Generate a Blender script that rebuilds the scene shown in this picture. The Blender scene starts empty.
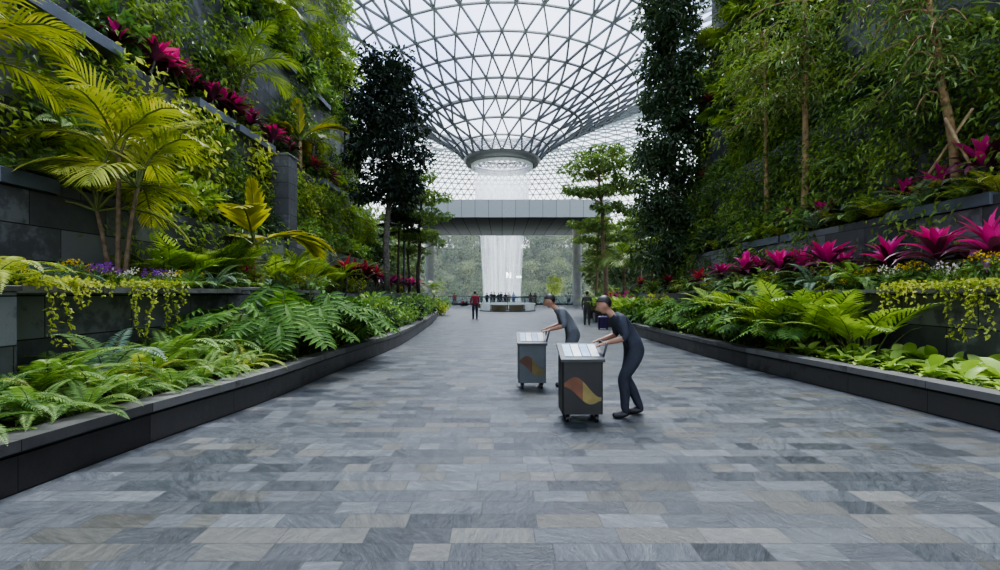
import bpy, math, random
import numpy as np
from mathutils import Vector, Matrix, noise

# ------------------------------------------------------------------ basics
random.seed(7); rng = np.random.default_rng(7)
PI = math.pi
F, VX, VY, EYE = 470.0, 502.0, 293.0, 1.6        # focal length in px, vanishing point, eye height
sc = bpy.context.scene
C = sc.collection
def along(px, X): return X * F / (px - VX)        # distance down the hall of a point at side offset X
def height(py, d): return EYE + (VY - py) * d / F
def side(px, d): return (px - VX) * d / F
ONES = ['', 'first', 'second', 'third', 'fourth', 'fifth', 'sixth', 'seventh', 'eighth', 'ninth', 'tenth', 'eleventh', 'twelfth',
        'thirteenth', 'fourteenth', 'fifteenth', 'sixteenth', 'seventeenth', 'eighteenth', 'nineteenth']
TENS = {20: 'twenty', 30: 'thirty', 40: 'forty', 50: 'fifty', 60: 'sixty'}
def ordinal(n):
    if n < 20: return ONES[n]
    t, u = n // 10 * 10, n % 10
    return (TENS[t][:-1] + 'ieth') if u == 0 else TENS[t] + '-' + ONES[u]

# ------------------------------------------------------------------ mesh builder
class MB:
    def __init__(s): s.V = []; s.F = []; s.n = 0
    def add(s, V, F, m=0):
        V = np.asarray(V, float).reshape(-1, 3); F = np.asarray(F, int)
        if len(V) == 0 or len(F) == 0: return s
        s.V.append(V); s.F.append((F + s.n, m)); s.n += len(V); return s
    def box(s, x0, x1, y0, y1, z0, z1, m=0):
        V = [(x, y, z) for z in (z0, z1) for y in (y0, y1) for x in (x0, x1)]
        return s.add(V, [(0, 2, 3, 1), (4, 5, 7, 6), (0, 1, 5, 4), (2, 6, 7, 3), (0, 4, 6, 2), (1, 3, 7, 5)], m)
    def bbox(s, x0, x1, y0, y1, z0, z1, b=.01, m=0):   # box with chamfered vertical and top edges
        ring = lambda i, z: [(x0+i+b, y0+i, z), (x1-i-b, y0+i, z), (x1-i, y0+i+b, z), (x1-i, y1-i-b, z), (x1-i-b, y1-i, z), (x0+i+b, y1-i, z), (x0+i, y1-i-b, z), (x0+i, y0+i+b, z)]
        V = ring(0, z0) + ring(0, z1 - b) + ring(b, z1)
        Q = [(k*8+i, k*8+(i+1) % 8, k*8+8+(i+1) % 8, k*8+8+i) for k in (0, 1) for i in range(8)]
        n0 = s.n
        s.add(V, Q, m); s.F.append((np.array([[n0+16+i for i in range(8)]]), m)); s.F.append((np.array([[n0+7-i for i in range(8)]]), m)); return s
    def tube(s, P, R, n=8, m=0, cap=True):
        P = np.asarray(P, float); R = np.broadcast_to(np.asarray(R, float), (len(P),))
        T = np.gradient(P, axis=0); T /= np.linalg.norm(T, axis=1)[:, None] + 1e-9
        up = np.array([0, 0, 1.]) if abs(T[0, 2]) < .9 else np.array([1., 0, 0])
        V = []; a = np.arange(n) * 2 * PI / n
        for p, t, r in zip(P, T, R):
            u = np.cross(t, up); u /= np.linalg.norm(u) + 1e-9; w = np.cross(u, t); up = w
            V.append(p + r * (np.cos(a)[:, None] * u + np.sin(a)[:, None] * w))
        Q = [(k*n+i, k*n+(i+1) % n, (k+1)*n+(i+1) % n, (k+1)*n+i) for k in range(len(P)-1) for i in range(n)]
        n0 = s.n; s.add(np.concatenate(V), Q, m)
        if cap:
            s.F.append((np.array([[n0+n-1-i for i in range(n)]]), m)); s.F.append((np.array([[n0+(len(P)-1)*n+i for i in range(n)]]), m))
        return s
    def lathe(s, prof, n=48, c=(0, 0), m=0):
        a = np.arange(n) * 2 * PI / n
        V = [(c[0]+r*math.cos(t), c[1]+r*math.sin(t), z) for r, z in prof for t in a]
        Q = [(k*n+i, k*n+(i+1) % n, (k+1)*n+(i+1) % n, (k+1)*n+i) for k in range(len(prof)-1) for i in range(n)]
        return s.add(V, Q, m)
    def ball(s, c, r, n=10, m=0):
        r = np.broadcast_to(np.asarray(r, float), (3,)); k = n // 2 + 1
        V = [(c[0]+r[0]*math.sin(PI*j/k)*math.cos(2*PI*i/n), c[1]+r[1]*math.sin(PI*j/k)*math.sin(2*PI*i/n), c[2]+r[2]*math.cos(PI*j/k)) for j in range(k+1) for i in range(n)]
        Q = [(j*n+i, (j+1)*n+i, (j+1)*n+(i+1) % n, j*n+(i+1) % n) for j in range(k) for i in range(n)]
        return s.add(V, Q, m)
    def bars(s, A, B, w, h, N, m=0):                    # many straight bars at once, N = depth direction
        A = np.asarray(A, float); B = np.asarray(B, float); T = B - A; T /= np.linalg.norm(T, axis=1)[:, None] + 1e-9
        S = np.cross(T, N); S /= np.linalg.norm(S, axis=1)[:, None] + 1e-9
        U = np.cross(S, T)
        V = np.stack([P + a*S*w/2 + b*U*h/2 for P in (A, B) for a, b in ((-1, -1), (1, -1), (1, 1), (-1, 1))], 1)
        q = np.array([(0, 1, 5, 4), (1, 2, 6, 5), (2, 3, 7, 6), (3, 0, 4, 7)])
        Fq = (np.arange(len(A))[:, None, None] * 8 + q[None]).reshape(-1, 4)
        return s.add(V.reshape(-1, 3), Fq, m)
    def mesh(s, name, mats, smooth=False):
        V = np.concatenate(s.V) if s.V else np.zeros((0, 3)); me = bpy.data.meshes.new(name)
        idx = []; tot = []; mi = []
        for f, m in s.F:
            idx.append(f.ravel()); tot.append(np.full(len(f), f.shape[1])); mi.append(np.full(len(f), m))
        idx = np.concatenate(idx); tot = np.concatenate(tot); mi = np.concatenate(mi)
        me.vertices.add(len(V)); me.vertices.foreach_set('co', V.ravel())
        me.loops.add(len(idx)); me.loops.foreach_set('vertex_index', idx.astype(np.int32))
        me.polygons.add(len(tot)); me.polygons.foreach_set('loop_start', np.concatenate([[0], np.cumsum(tot)[:-1]]).astype(np.int32))
        me.polygons.foreach_set('material_index', mi.astype(np.int32))
        me.polygons.foreach_set('use_smooth', np.full(len(tot), bool(smooth)))
        for m in (mats if isinstance(mats, (list, tuple)) else [mats]): me.materials.append(m)
        me.update(calc_edges=True); me.validate(); return me
    def obj(s, name, mats, parent=None, smooth=False):
        return link(name, s.mesh(name, mats, smooth), parent)
def link(name, data, parent=None, loc=None, rot=None, scale=None):
    o = bpy.data.objects.new(name, data); C.objects.link(o); o.parent = parent
    if loc is not None: o.location = loc
    if rot is not None: o.rotation_euler = rot
    if scale is not None: o.scale = (scale,)*3 if not hasattr(scale, '__len__') else scale
    return o
def tag(o, label=None, cat=None, group=None, kind=None):
    if label: o['label'] = label
    if cat: o['category'] = cat
    if group: o['group'] = group
    if kind: o['kind'] = kind
    return o
KIDS = {}
def kids(o):
    return [c for c in C.objects if c.parent is o]
def copy_tree(o, parent=None, memo={}):
    c = o.copy(); C.objects.link(c); c.parent = parent
    ch = memo.get(o.name)
    if ch is None: ch = memo[o.name] = [x.name for x in kids(o)]
    for n in ch: copy_tree(bpy.data.objects[n], c)
    return c
PROTO_USED = set()
def spawn(proto, loc, rz=0, s=1.0, tilt=(0, 0)):
    """first use moves the prototype itself, later uses copy it with its parts"""
    o = proto if proto.name not in PROTO_USED else copy_tree(proto)
    PROTO_USED.add(proto.name)
    o.location = loc; o.rotation_euler = (tilt[0], tilt[1], rz); o.scale = (s, s, s)
    return o

# ------------------------------------------------------------------ materials
def nt(name):
    m = bpy.data.materials.new(name); m.use_nodes = True; t = m.node_tree; t.nodes.clear()
    out = t.nodes.new('ShaderNodeOutputMaterial'); return m, t, out
def N(t, kind, **kw):
    n = t.nodes.new(kind)
    for k, v in kw.items():
        if k in n.inputs: n.inputs[k].default_value = v
        else: setattr(n, k, v)
    return n
def L(t, a, b): t.links.new(a, b)
def math_(t, op, a, b=None, c=None):
    n = t.nodes.new('ShaderNodeMath'); n.operation = op
    for i, v in enumerate((a, b, c)):
        if v is None: continue
        if isinstance(v, (int, float)): n.inputs[i].default_value = v
        else: L(t, v, n.inputs[i])
    return n.outputs[0]
def ramp(t, fac, stops, interp='LINEAR'):
    n = t.nodes.new('ShaderNodeValToRGB'); n.color_ramp.interpolation = interp
    while len(n.color_ramp.elements) < len(stops): n.color_ramp.elements.new(.5)
    for e, (p, c) in zip(n.color_ramp.elements, stops): e.position = p; e.color = (*c, 1)
    L(t, fac, n.inputs[0]); return n.outputs[0]
def mixc(t, fac, a, b, mode='MIX'):
    n = t.nodes.new('ShaderNodeMix'); n.data_type = 'RGBA'; n.blend_type = mode
    for i, v in ((0, fac), (6, a), (7, b)):
        if isinstance(v, (int, float)): n.inputs[i].default_value = v
        elif isinstance(v, tuple): n.inputs[i].default_value = (*v, 1)
        else: L(t, v, n.inputs[i])
    return n.outputs[2]
def plain(name, col, rough=.5, metal=0, noise_amt=.25, scale=6, bump=0, emit=0):
    m, t, out = nt(name); b = N(t, 'ShaderNodeBsdfPrincipled', Roughness=rough, Metallic=metal)
    tc = N(t, 'ShaderNodeTexCoord'); nz = N(t, 'ShaderNodeTexNoise', Scale=scale, Detail=4.0); L(t, tc.outputs['Object'], nz.inputs['Vector'])
    c = ramp(t, nz.outputs[0], [(.3, tuple(x*(1-noise_amt) for x in col)), (.7, tuple(min(1, x*(1+noise_amt)) for x in col))])
    L(t, c, b.inputs['Base Color'])
    if emit: L(t, c, b.inputs['Emission Color']); b.inputs['Emission Strength'].default_value = emit
    if bump:
        bp = N(t, 'ShaderNodeBump', Strength=bump, Distance=.02); L(t, nz.outputs[0], bp.inputs['Height']); L(t, bp.outputs[0], b.inputs['Normal'])
    L(t, b.outputs[0], out.inputs[0]); return m
def leaf(name, c1, c2, rough=.5, trans=.3, spec=.35, c3=None, bias=.5, pat=1.2):
    """leaf colour varies from leaf to leaf, from plant to plant and in soft patches"""
    m, t, out = nt(name)
    g = N(t, 'ShaderNodeNewGeometry'); oi = N(t, 'ShaderNodeObjectInfo')
    nz = N(t, 'ShaderNodeTexNoise', Scale=pat, Detail=2.0); L(t, g.outputs['Position'], nz.inputs['Vector'])
    f = math_(t, 'MULTIPLY_ADD', g.outputs['Random Per Island'], .45, math_(t, 'MULTIPLY_ADD', nz.outputs[0], 1.1, -.33))
    f = math_(t, 'ADD', f, math_(t, 'MULTIPLY_ADD', oi.outputs['Random'], .24, -.12))
    stops = [(.15, c1), (.5 + bias*.3, c2)] + ([(1.0, c3)] if c3 else [])
    col = ramp(t, f, stops)
    b = N(t, 'ShaderNodeBsdfPrincipled', Roughness=rough); b.inputs['Specular IOR Level'].default_value = spec
    L(t, col, b.inputs['Base Color'])
    tr = N(t, 'ShaderNodeBsdfTranslucent'); L(t, mixc(t, .5, col, (.8, .9, .2), 'MULTIPLY'), tr.inputs[0])
    tr2 = mixc(t, 1.0, col, (1.15, 1.2, .6), 'MULTIPLY'); L(t, tr2, tr.inputs[0])
    mx = N(t, 'ShaderNodeMixShader'); mx.inputs[0].default_value = trans; L(t, b.outputs[0], mx.inputs[1]); L(t, tr.outputs[0], mx.inputs[2])
    L(t, mx.outputs[0], out.inputs[0]); return m

def slate(name, axis, course=.52, length=1.35, base=(.085, .088, .092), joint=.012, rough=.55, var=1.0, spec=.5):
    """coursed dark stone, axis = 0 for faces along Y (use Y,Z), uses world position"""
    m, t, out = nt(name); g = N(t, 'ShaderNodeNewGeometry'); sp = N(t, 'ShaderNodeSeparateXYZ'); L(t, g.outputs['Position'], sp.inputs[0])
    u, v = sp.outputs['Y' if axis == 0 else 'X'], sp.outputs['Z']
    r = math_(t, 'DIVIDE', v, course); row = math_(t, 'FLOOR', r); fv = math_(t, 'FRACT', r)
    uu = math_(t, 'ADD', math_(t, 'DIVIDE', u, length), math_(t, 'MULTIPLY', row, .37)); colm = math_(t, 'FLOOR', uu); fu = math_(t, 'FRACT', uu)
    cb = N(t, 'ShaderNodeCombineXYZ'); L(t, row, cb.inputs[0]); L(t, colm, cb.inputs[1]); wn = N(t, 'ShaderNodeTexWhiteNoise'); L(t, cb.outputs[0], wn.inputs['Vector'])
    j = math_(t, 'MAXIMUM', math_(t, 'LESS_THAN', fv, joint/course*1.4), math_(t, 'LESS_THAN', fu, joint/length))
    nz = N(t, 'ShaderNodeTexNoise', Scale=3.5, Detail=8.0, Roughness=.65); L(t, g.outputs['Position'], nz.inputs['Vector'])
    k = math_(t, 'MULTIPLY_ADD', wn.outputs['Value'], .6, math_(t, 'MULTIPLY', nz.outputs[0], 1.0))
    c = ramp(t, k, [(.3, tuple(x*(1-.45*var) for x in base)), (.8, base), (1.15/1.6+.2, tuple(x*(1+.9*var) for x in base))])
    c = mixc(t, j, c, (.006, .006, .006))
    b = N(t, 'ShaderNodeBsdfPrincipled', Roughness=rough); L(t, c, b.inputs['Base Color']); b.inputs['Specular IOR Level'].default_value = spec
    bp = N(t, 'ShaderNodeBump', Strength=.5, Distance=.02); L(t, math_(t, 'SUBTRACT', nz.outputs[0], math_(t, 'MULTIPLY', j, 1.5)), bp.inputs['Height']); L(t, bp.outputs[0], b.inputs['Normal'])
    L(t, b.outputs[0], out.inputs[0]); return m
def floor_material():
    m, t, out = nt('slate paving'); g = N(t, 'ShaderNodeNewGeometry'); sp = N(t, 'ShaderNodeSeparateXYZ'); L(t, g.outputs['Position'], sp.inputs[0])
    r = math_(t, 'DIVIDE', sp.outputs['Y'], .2); row = math_(t, 'FLOOR', r); fv = math_(t, 'FRACT', r)
    w1 = N(t, 'ShaderNodeTexWhiteNoise', noise_dimensions='1D'); L(t, row, w1.inputs['W'])
    w2 = N(t, 'ShaderNodeTexWhiteNoise', noise_dimensions='1D'); L(t, math_(t, 'ADD', row, 91.7), w2.inputs['W'])
    length = math_(t, 'MULTIPLY_ADD', w2.outputs['Value'], .22, .38)
    uu = math_(t, 'ADD', math_(t, 'DIVIDE', sp.outputs['X'], length), math_(t, 'MULTIPLY', w1.outputs['Value'], 17.3))
    # jitter the joints so that the stones of a course differ in length
    colm = math_(t, 'FLOOR', uu); fu = math_(t, 'FRACT', uu)
    cb = N(t, 'ShaderNodeCombineXYZ'); L(t, row, cb.inputs[0]); L(t, colm, cb.inputs[1]); wn = N(t, 'ShaderNodeTexWhiteNoise'); L(t, cb.outputs[0], wn.inputs['Vector'])
    split = math_(t, 'MULTIPLY', math_(t, 'GREATER_THAN', wn.outputs['Value'], .72), math_(t, 'GREATER_THAN', fu, .55))
    cb2 = N(t, 'ShaderNodeCombineXYZ'); L(t, row, cb2.inputs[0]); L(t, colm, cb2.inputs[1]); L(t, split, cb2.inputs[2])
    wn = N(t, 'ShaderNodeTexWhiteNoise'); L(t, cb2.outputs[0], wn.inputs['Vector'])
    sc2 = N(t, 'ShaderNodeSeparateColor'); L(t, wn.outputs['Color'], sc2.inputs[0])
    # riven grain, turned differently on every stone
    vr = N(t, 'ShaderNodeVectorRotate', rotation_type='Z_AXIS'); L(t, g.outputs['Position'], vr.inputs['Vector']); L(t, math_(t, 'MULTIPLY', sc2.outputs[0], 3.1), vr.inputs['Angle'])
    mp = N(t, 'ShaderNodeMapping'); mp.inputs['Scale'].default_value = (2.2, 11, 1); L(t, vr.outputs[0], mp.inputs['Vector'])
    off = N(t, 'ShaderNodeVectorMath', operation='ADD'); L(t, mp.outputs[0], off.inputs[0]); sc3 = N(t, 'ShaderNodeVectorMath', operation='SCALE'); L(t, wn.outputs['Color'], sc3.inputs[0]); sc3.inputs['Scale'].default_value = 40; L(t, sc3.outputs[0], off.inputs[1])
    nz = N(t, 'ShaderNodeTexNoise', Scale=1.6, Detail=7.0, Roughness=.62, Distortion=.7); L(t, off.outputs[0], nz.inputs['Vector'])
    big = N(t, 'ShaderNodeTexNoise', Scale=.35, Detail=2.0); L(t, g.outputs['Position'], big.inputs['Vector'])
    fine = N(t, 'ShaderNodeTexNoise', Scale=5.5, Detail=6.0, Roughness=.75, Distortion=1.2); L(t, off.outputs[0], fine.inputs['Vector'])
    tone = math_(t, 'ADD', math_(t, 'MULTIPLY', sc2.outputs[1], .54), math_(t, 'MULTIPLY_ADD', nz.outputs[0], .9, math_(t, 'MULTIPLY_ADD', fine.outputs[0], 1.1, -.83)))
    c = ramp(t, tone, [(.0, (.014, .018, .021)), (.38, (.044, .053, .060)), (.68, (.080, .092, .099)), (1.05, (.18, .193, .193))])
    warm = math_(t, 'MULTIPLY', math_(t, 'GREATER_THAN', sc2.outputs[2], .80), math_(t, 'MULTIPLY_ADD', nz.outputs[0], 1.2, -.1))
    c = mixc(t, math_(t, 'MULTIPLY', warm, .75), c, (.125, .118, .085))
    j = math_(t, 'MAXIMUM', math_(t, 'LESS_THAN', fv, .03), math_(t, 'LESS_THAN', fu, .012))
    j = math_(t, 'MAXIMUM', j, math_(t, 'COMPARE', fu, .55, math_(t, 'MULTIPLY', split, .011)))
    c = mixc(t, j, c, (.02, .022, .025))
    b = N(t, 'ShaderNodeBsdfPrincipled'); L(t, c, b.inputs['Base Color']); b.inputs['Specular IOR Level'].default_value = .55
    L(t, math_(t, 'MULTIPLY_ADD', nz.outputs[0], .35, .24), b.inputs['Roughness'])
    bp = N(t, 'ShaderNodeBump', Strength=.55, Distance=.012); L(t, math_(t, 'SUBTRACT', math_(t, 'ADD', nz.outputs[0], fine.outputs[0]), math_(t, 'MULTIPLY', j, .8)), bp.inputs['Height']); L(t, bp.outputs[0], b.inputs['Normal'])
    L(t, b.outputs[0], out.inputs[0]); return m
def thin_glass(name, tint=(.95, .97, 1), refl=.07, haze=.05, hazecol=(.9, .93, .95)):
    m, t, out = nt(name); tr = N(t, 'ShaderNodeBsdfTransparent'); tr.inputs[0].default_value = (*tint, 1)
    gl = N(t, 'ShaderNodeBsdfGlossy', Roughness=.05); df = N(t, 'ShaderNodeBsdfTranslucent'); df.inputs[0].default_value = (*hazecol, 1)
    g = N(t, 'ShaderNodeNewGeometry')
    a = N(t, 'ShaderNodeMixShader'); a.inputs[0].default_value = refl; L(t, tr.outputs[0], a.inputs[1]); L(t, gl.outputs[0], a.inputs[2])
    b = N(t, 'ShaderNodeMixShader'); b.inputs[0].default_value = haze; L(t, a.outputs[0], b.inputs[1]); L(t, df.outputs[0], b.inputs[2])
    L(t, b.outputs[0], out.inputs[0]); return m
def water_material(name, a0, a1, scale=(26, 26, .25), col=(.93, .95, .97)):
    m, t, out = nt(name); tc = N(t, 'ShaderNodeTexCoord'); mp = N(t, 'ShaderNodeMapping'); mp.inputs['Scale'].default_value = scale; L(t, tc.outputs['Object'], mp.inputs[0])
    nz = N(t, 'ShaderNodeTexNoise', Scale=.06*1.0, Detail=5.0, Roughness=.6); L(t, mp.outputs[0], nz.inputs['Vector'])
    k = N(t, 'ShaderNodeMapRange'); k.inputs['From Min'].default_value = .35; k.inputs['From Max'].default_value = .68; k.inputs['To Min'].default_value = a0; k.inputs['To Max'].default_value = a1; L(t, nz.outputs[0], k.inputs['Value'])
    tr = N(t, 'ShaderNodeBsdfTransparent'); d = N(t, 'ShaderNodeBsdfDiffuse'); d.inputs[0].default_value = (*col, 1); tl = N(t, 'ShaderNodeBsdfTranslucent'); tl.inputs[0].default_value = (*col, 1)
    mm = N(t, 'ShaderNodeMixShader'); mm.inputs[0].default_value = .5; L(t, d.outputs[0], mm.inputs[1]); L(t, tl.outputs[0], mm.inputs[2])
    mx = N(t, 'ShaderNodeMixShader'); sz = N(t, 'ShaderNodeSeparateXYZ'); L(t, tc.outputs['Object'], sz.inputs[0]); fd = N(t, 'ShaderNodeMapRange'); fd.inputs['From Min'].default_value = 27.5; fd.inputs['From Max'].default_value = 22.0; fd.inputs['To Min'].default_value = .02; L(t, sz.outputs['Z'], fd.inputs['Value']); L(t, math_(t, 'MULTIPLY', k.outputs[0], fd.outputs[0]), mx.inputs[0]); L(t, tr.outputs[0], mx.inputs[1]); L(t, mm.outputs[0], mx.inputs[2]); L(t, mx.outputs[0], out.inputs[0]); return m

M = {}
M['floor'] = floor_material()
M['slate'] = slate('coursed dark stone', 0)
M['slate_x'] = slate('coursed dark stone across', 1)
M['kerb'] = slate('dark kerb panel', 0, course=9.0, length=1.25, base=(.034, .0315, .029), joint=.010, rough=.38)
M['coping'] = slate('grey coping', 0, course=9.0, length=1.25, base=(.085, .083, .079), joint=.008, rough=.5)
M['soil'] = plain('dark soil', (.022, .017, .012), .95, noise_amt=.6, scale=14, bump=.8)
M['ledge'] = plain('blue grey metal', (.12, .14, .17), .45, .3, .15, 3)
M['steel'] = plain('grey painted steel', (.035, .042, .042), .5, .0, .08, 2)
M['steel_dark'] = plain('dark grey steel', (.05, .056, .058), .42, .3, .1, 2)
M['roofglass'] = thin_glass('roof glass', (.93, .95, 1.0), .05, .10)
M['railglass'] = thin_glass('railing glass', (.62, .70, .70), .10, .06)
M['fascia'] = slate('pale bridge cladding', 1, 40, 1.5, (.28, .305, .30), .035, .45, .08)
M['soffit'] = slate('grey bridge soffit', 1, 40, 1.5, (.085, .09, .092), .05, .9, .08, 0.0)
M['seam'] = plain('dark seam', (.05, .05, .05), .8)
M['concrete'] = plain('pale concrete', (.36, .36, .33), .75, 0, .12, 2)
M['black'] = plain('black metal', (.012, .013, .015), .4, .3)
M['bark'] = plain('brown bark', (.16, .115, .07), .85, 0, .45, 9, .6)
M['bark_grey'] = plain('grey bark', (.13, .12, .10), .85, 0, .45, 9, .6)
M['bark_dark'] = plain('dark bark', (.055, .045, .035), .85, 0, .45, 9, .6)
M['bark_tan'] = plain('tan bark', (.30, .20, .10), .8, 0, .45, 7, .6)
M['stake'] = plain('bleached wood stake', (.42, .30, .17), .75, 0, .3, 9)
M['petiole'] = plain('green stalk', (.10, .13, .03), .6)
M['fern'] = leaf('fern green', (0.083, 0.186, 0.046), (0.275, 0.420, 0.119), c3=(0.552, 0.622, 0.216))
M['fern_blue'] = leaf('blue green fern', (0.083, 0.171, 0.119), (0.275, 0.389, 0.280))
M['fern_yellow'] = leaf('yellow green fern', (0.184, 0.264, 0.043), (0.515, 0.559, 0.129))
M['philo'] = leaf('split leaf green', (.030, .085, .016), (.10, .21, .035), .6, spec=.18, c3=(.26, .38, .08))
M['calathea'] = leaf('light striped green', (0.221, 0.373, 0.065), (0.515, 0.684, 0.194), .35, c3=(0.883, 0.900, 0.431))
M['palm'] = leaf('palm green', (0.092, 0.171, 0.031), (0.275, 0.359, 0.076), .38)
M['palm_gold'] = leaf('golden palm', (0.155, 0.210, 0.027), (0.403, 0.422, 0.084), .42, c3=(0.689, 0.562, 0.166))
M['areca'] = leaf('fresh palm green', (0.129, 0.232, 0.043), (0.367, 0.497, 0.109), .4)
M['pink'] = leaf('magenta leaf', (.38, .015, .17), (.72, .04, .36), .32, .35, c3=(0.850, 0.160, 0.420))
M['red'] = leaf('red leaf', (0.220, 0.015, 0.040), (0.550, 0.050, 0.100), .35, .3)
M['purple'] = leaf('dark purple leaf', (.05, .014, .03), (.20, .04, .11), .3, .2, c3=(0.300, 0.100, 0.170))
M['wine'] = leaf('wine red leaf', (0.020, 0.006, 0.010), (0.070, 0.012, 0.022), .35, .15)
M['vine'] = leaf('climbing leaf', (0.064, 0.133, 0.031), (0.248, 0.362, 0.074), .42, c3=(0.586, 0.648, 0.159), pat=.55)
M['vine_bright'] = leaf('yellow green vine', (0.221, 0.296, 0.043), (0.552, 0.591, 0.119), .42, c3=(0.846, 0.778, 0.216))
M['shrub'] = leaf('shrub green', (0.068, 0.163, 0.046), (0.248, 0.381, 0.106), .42, c3=(0.497, 0.591, 0.186))
M['cover'] = leaf('ground cover', (0.110, 0.203, 0.043), (0.330, 0.435, 0.109), .45)
M['tree_dark'] = leaf('very dark leaf', (0.009, 0.021, 0.014), (0.034, 0.057, 0.034), .33, .12)
M['ivy_dark'] = leaf('dark ivy leaf', (0.020, 0.047, 0.020), (0.067, 0.110, 0.047), .35, .15)
M['tree_mid'] = leaf('tree leaf', (0.083, 0.156, 0.043), (0.239, 0.327, 0.098), .42)
M['tree_light'] = leaf('yellow green tree leaf', (0.147, 0.218, 0.043), (0.387, 0.451, 0.119), .42)
M['tree_far'] = leaf('hillside leaf', (0.052, 0.100, 0.049), (0.179, 0.237, 0.112), .6, .2, pat=.25)
M['tree_far2'] = leaf('pale hillside leaf', (0.105, 0.164, 0.070), (0.297, 0.350, 0.155), .6, .2, pat=.25)
M['yellow'] = leaf('yellow petal', (0.600, 0.420, 0.020), (0.850, 0.680, 0.040), .5, .3)
M['violet'] = leaf('violet petal', (0.160, 0.020, 0.300), (0.360, 0.070, 0.600), .5, .3)
M['white'] = leaf('white petal', (0.600, 0.550, 0.600), (0.850, 0.820, 0.820), .5, .3)

# ------------------------------------------------------------------ camera, light, sky
cam = bpy.data.objects.new('camera', bpy.data.cameras.new('camera')); C.objects.link(cam); sc.camera = cam
cam.location = (0, 0, EYE); cam.rotation_euler = (PI/2, 0, 0)
cam.data.sensor_width = 36; cam.data.lens = 36 * F / 1000
cam.data.shift_x = -(VX - 500) / 1000; cam.data.shift_y = (VY - 285) / 1000
cam.data.clip_end = 600; cam.data.clip_start = .05
w = bpy.data.worlds.new('sky'); sc.world = w; w.use_nodes = True; t = w.node_tree; t.nodes.clear()
out = N(t, 'ShaderNodeOutputWorld'); bg = N(t, 'ShaderNodeBackground'); tc = N(t, 'ShaderNodeTexCoord'); sp = N(t, 'ShaderNodeSeparateXYZ'); L(t, tc.outputs['Generated'], sp.inputs[0])
nz = N(t, 'ShaderNodeTexNoise', Scale=5.0, Detail=5.0, Roughness=.5); L(t, tc.outputs['Generated'], nz.inputs['Vector'])
grad = ramp(t, sp.outputs['Z'], [(0.0, (.82, .90, .88)), (.27, (.95, .99, 1.0)), (.38, (.54, .64, 1.0)), (.8, (.52, .63, 1.0))])
cl = ramp(t, nz.outputs[0], [(.42, (0, 0, 0)), (.62, (1, 1, 1))])
bgc = mixc(t, math_(t, 'MULTIPLY', cl, .5), grad, (1.0, 1.0, 1.0)); L(t, bgc, bg.inputs[0]); bg.inputs[1].default_value = 1.6
L(t, bg.outputs[0], out.inputs[0])
sun = bpy.data.objects.new('sun', bpy.data.lights.new('sun', 'SUN')); C.objects.link(sun)
sun.data.energy = 4.5; sun.data.angle = math.radians(28); sun.data.color = (1, .98, .94)
sun.rotation_euler = Vector((-.05, -.45, -1)).to_track_quat('-Z', 'Y').to_euler()
sc.view_settings.view_transform = 'AgX'; sc.view_settings.look = 'AgX - Medium High Contrast'; sc.view_settings.exposure = .9
try:
    sc.cycles.max_bounces = 7; sc.cycles.diffuse_bounces = 3; sc.cycles.glossy_bounces = 2; sc.cycles.transmission_bounces = 4
    sc.cycles.transparent_max_bounces = 24; sc.cycles.volume_bounces = 1; sc.cycles.caustics_reflective = False; sc.cycles.caustics_refractive = False
    sc.cycles.use_denoising = True
except Exception: pass

# ------------------------------------------------------------------ setting: floor, walls
EDGE = 64.0
tag(MB().box(-42, 42, -6, EDGE, -.4, 0).obj('floor', M['floor']), kind='structure')
def stepped(name, prof, y0, y1):
    n = len(prof); V = [(x, y, z) for y in (y0, y1) for x, z in prof]; b = MB(); b.add(V, [(i, (i+1) % n, n+(i+1) % n, n+i) for i in range(n)], 0)
    b.F.append((np.array([[n-1-i for i in range(n)]]), 1)); b.F.append((np.array([[n+i for i in range(n)]]), 1))
    q, _ = b.F[0]; top = np.array([prof[i][1] == prof[(i+1) % n][1] and prof[i][1] > 0 for i in range(n)])
    b.F[0] = (q[~top], 0); b.F.append((q[top], 2))
    return tag(b.obj(name, [M['slate'], M['slate_x'], M['soil']]), kind='structure')
LW = [(-5.6, 0), (-5.6, 1.6), (-7.0, 1.6), (-7.0, 3.3), (-7.8, 3.3), (-7.8, 6.4), (-8.5, 6.4), (-8.5, 10.5), (-9.2, 10.5), (-9.2, 20), (-12, 20), (-12, 0)]
RW = [(7.2, 0), (12, 0), (12, 20), (10.7, 20), (10.7, 10.5), (10.0, 10.5), (10.0, 6.5), (9.3, 6.5), (9.3, 3.3), (8.5, 3.3), (8.5, 1.6), (7.2, 1.6)]
stepped('wall_left', LW, -5, 28.0)
stepped('wall_right', RW, -5, 24.0)
stepped('wall_left_far', [(-5.6, 0), (-5.6, 1.6), (-12, 1.6), (-12, 0)], 28.0, 36.0)
stepped('wall_right_far', [(7.2, 0), (12, 0), (12, 1.6), (7.2, 1.6)], 24.0, 36.0)

for lab_, bx_ in (('square dark stone pillar standing against the left green wall beyond the golden palm', (-7.55, -6.95, 15.3, 15.95, 1.6, 6.1)), ('square stone buttress of the left low wall behind the split-leaf plants', (-5.62, -5.15, 9.6, 10.2, .36, 1.66)), ('square stone buttress of the left low wall at the picture edge', (-5.62, -5.1, 4.2, 4.95, .36, 1.62))):
    x0, x1, y0, y1, z0, z1 = bx_; r_ = tag(link('stone_pillar', None, loc=((x0+x1)/2, (y0+y1)/2, z0)), lab_, 'pillar')
    MB().bbox((x0-x1)/2, (x1-x0)/2, (y0-y1)/2, (y1-y0)/2, 0, z1-z0, .01).obj('shaft', M['slate'], r_); MB().bbox((x0-x1)/2-.03, (x1-x0)/2+.03, (y0-y1)/2-.03, (y1-y0)/2+.03, z1-z0, z1-z0+.06, .008).obj('cap', M['coping'], r_)
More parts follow.
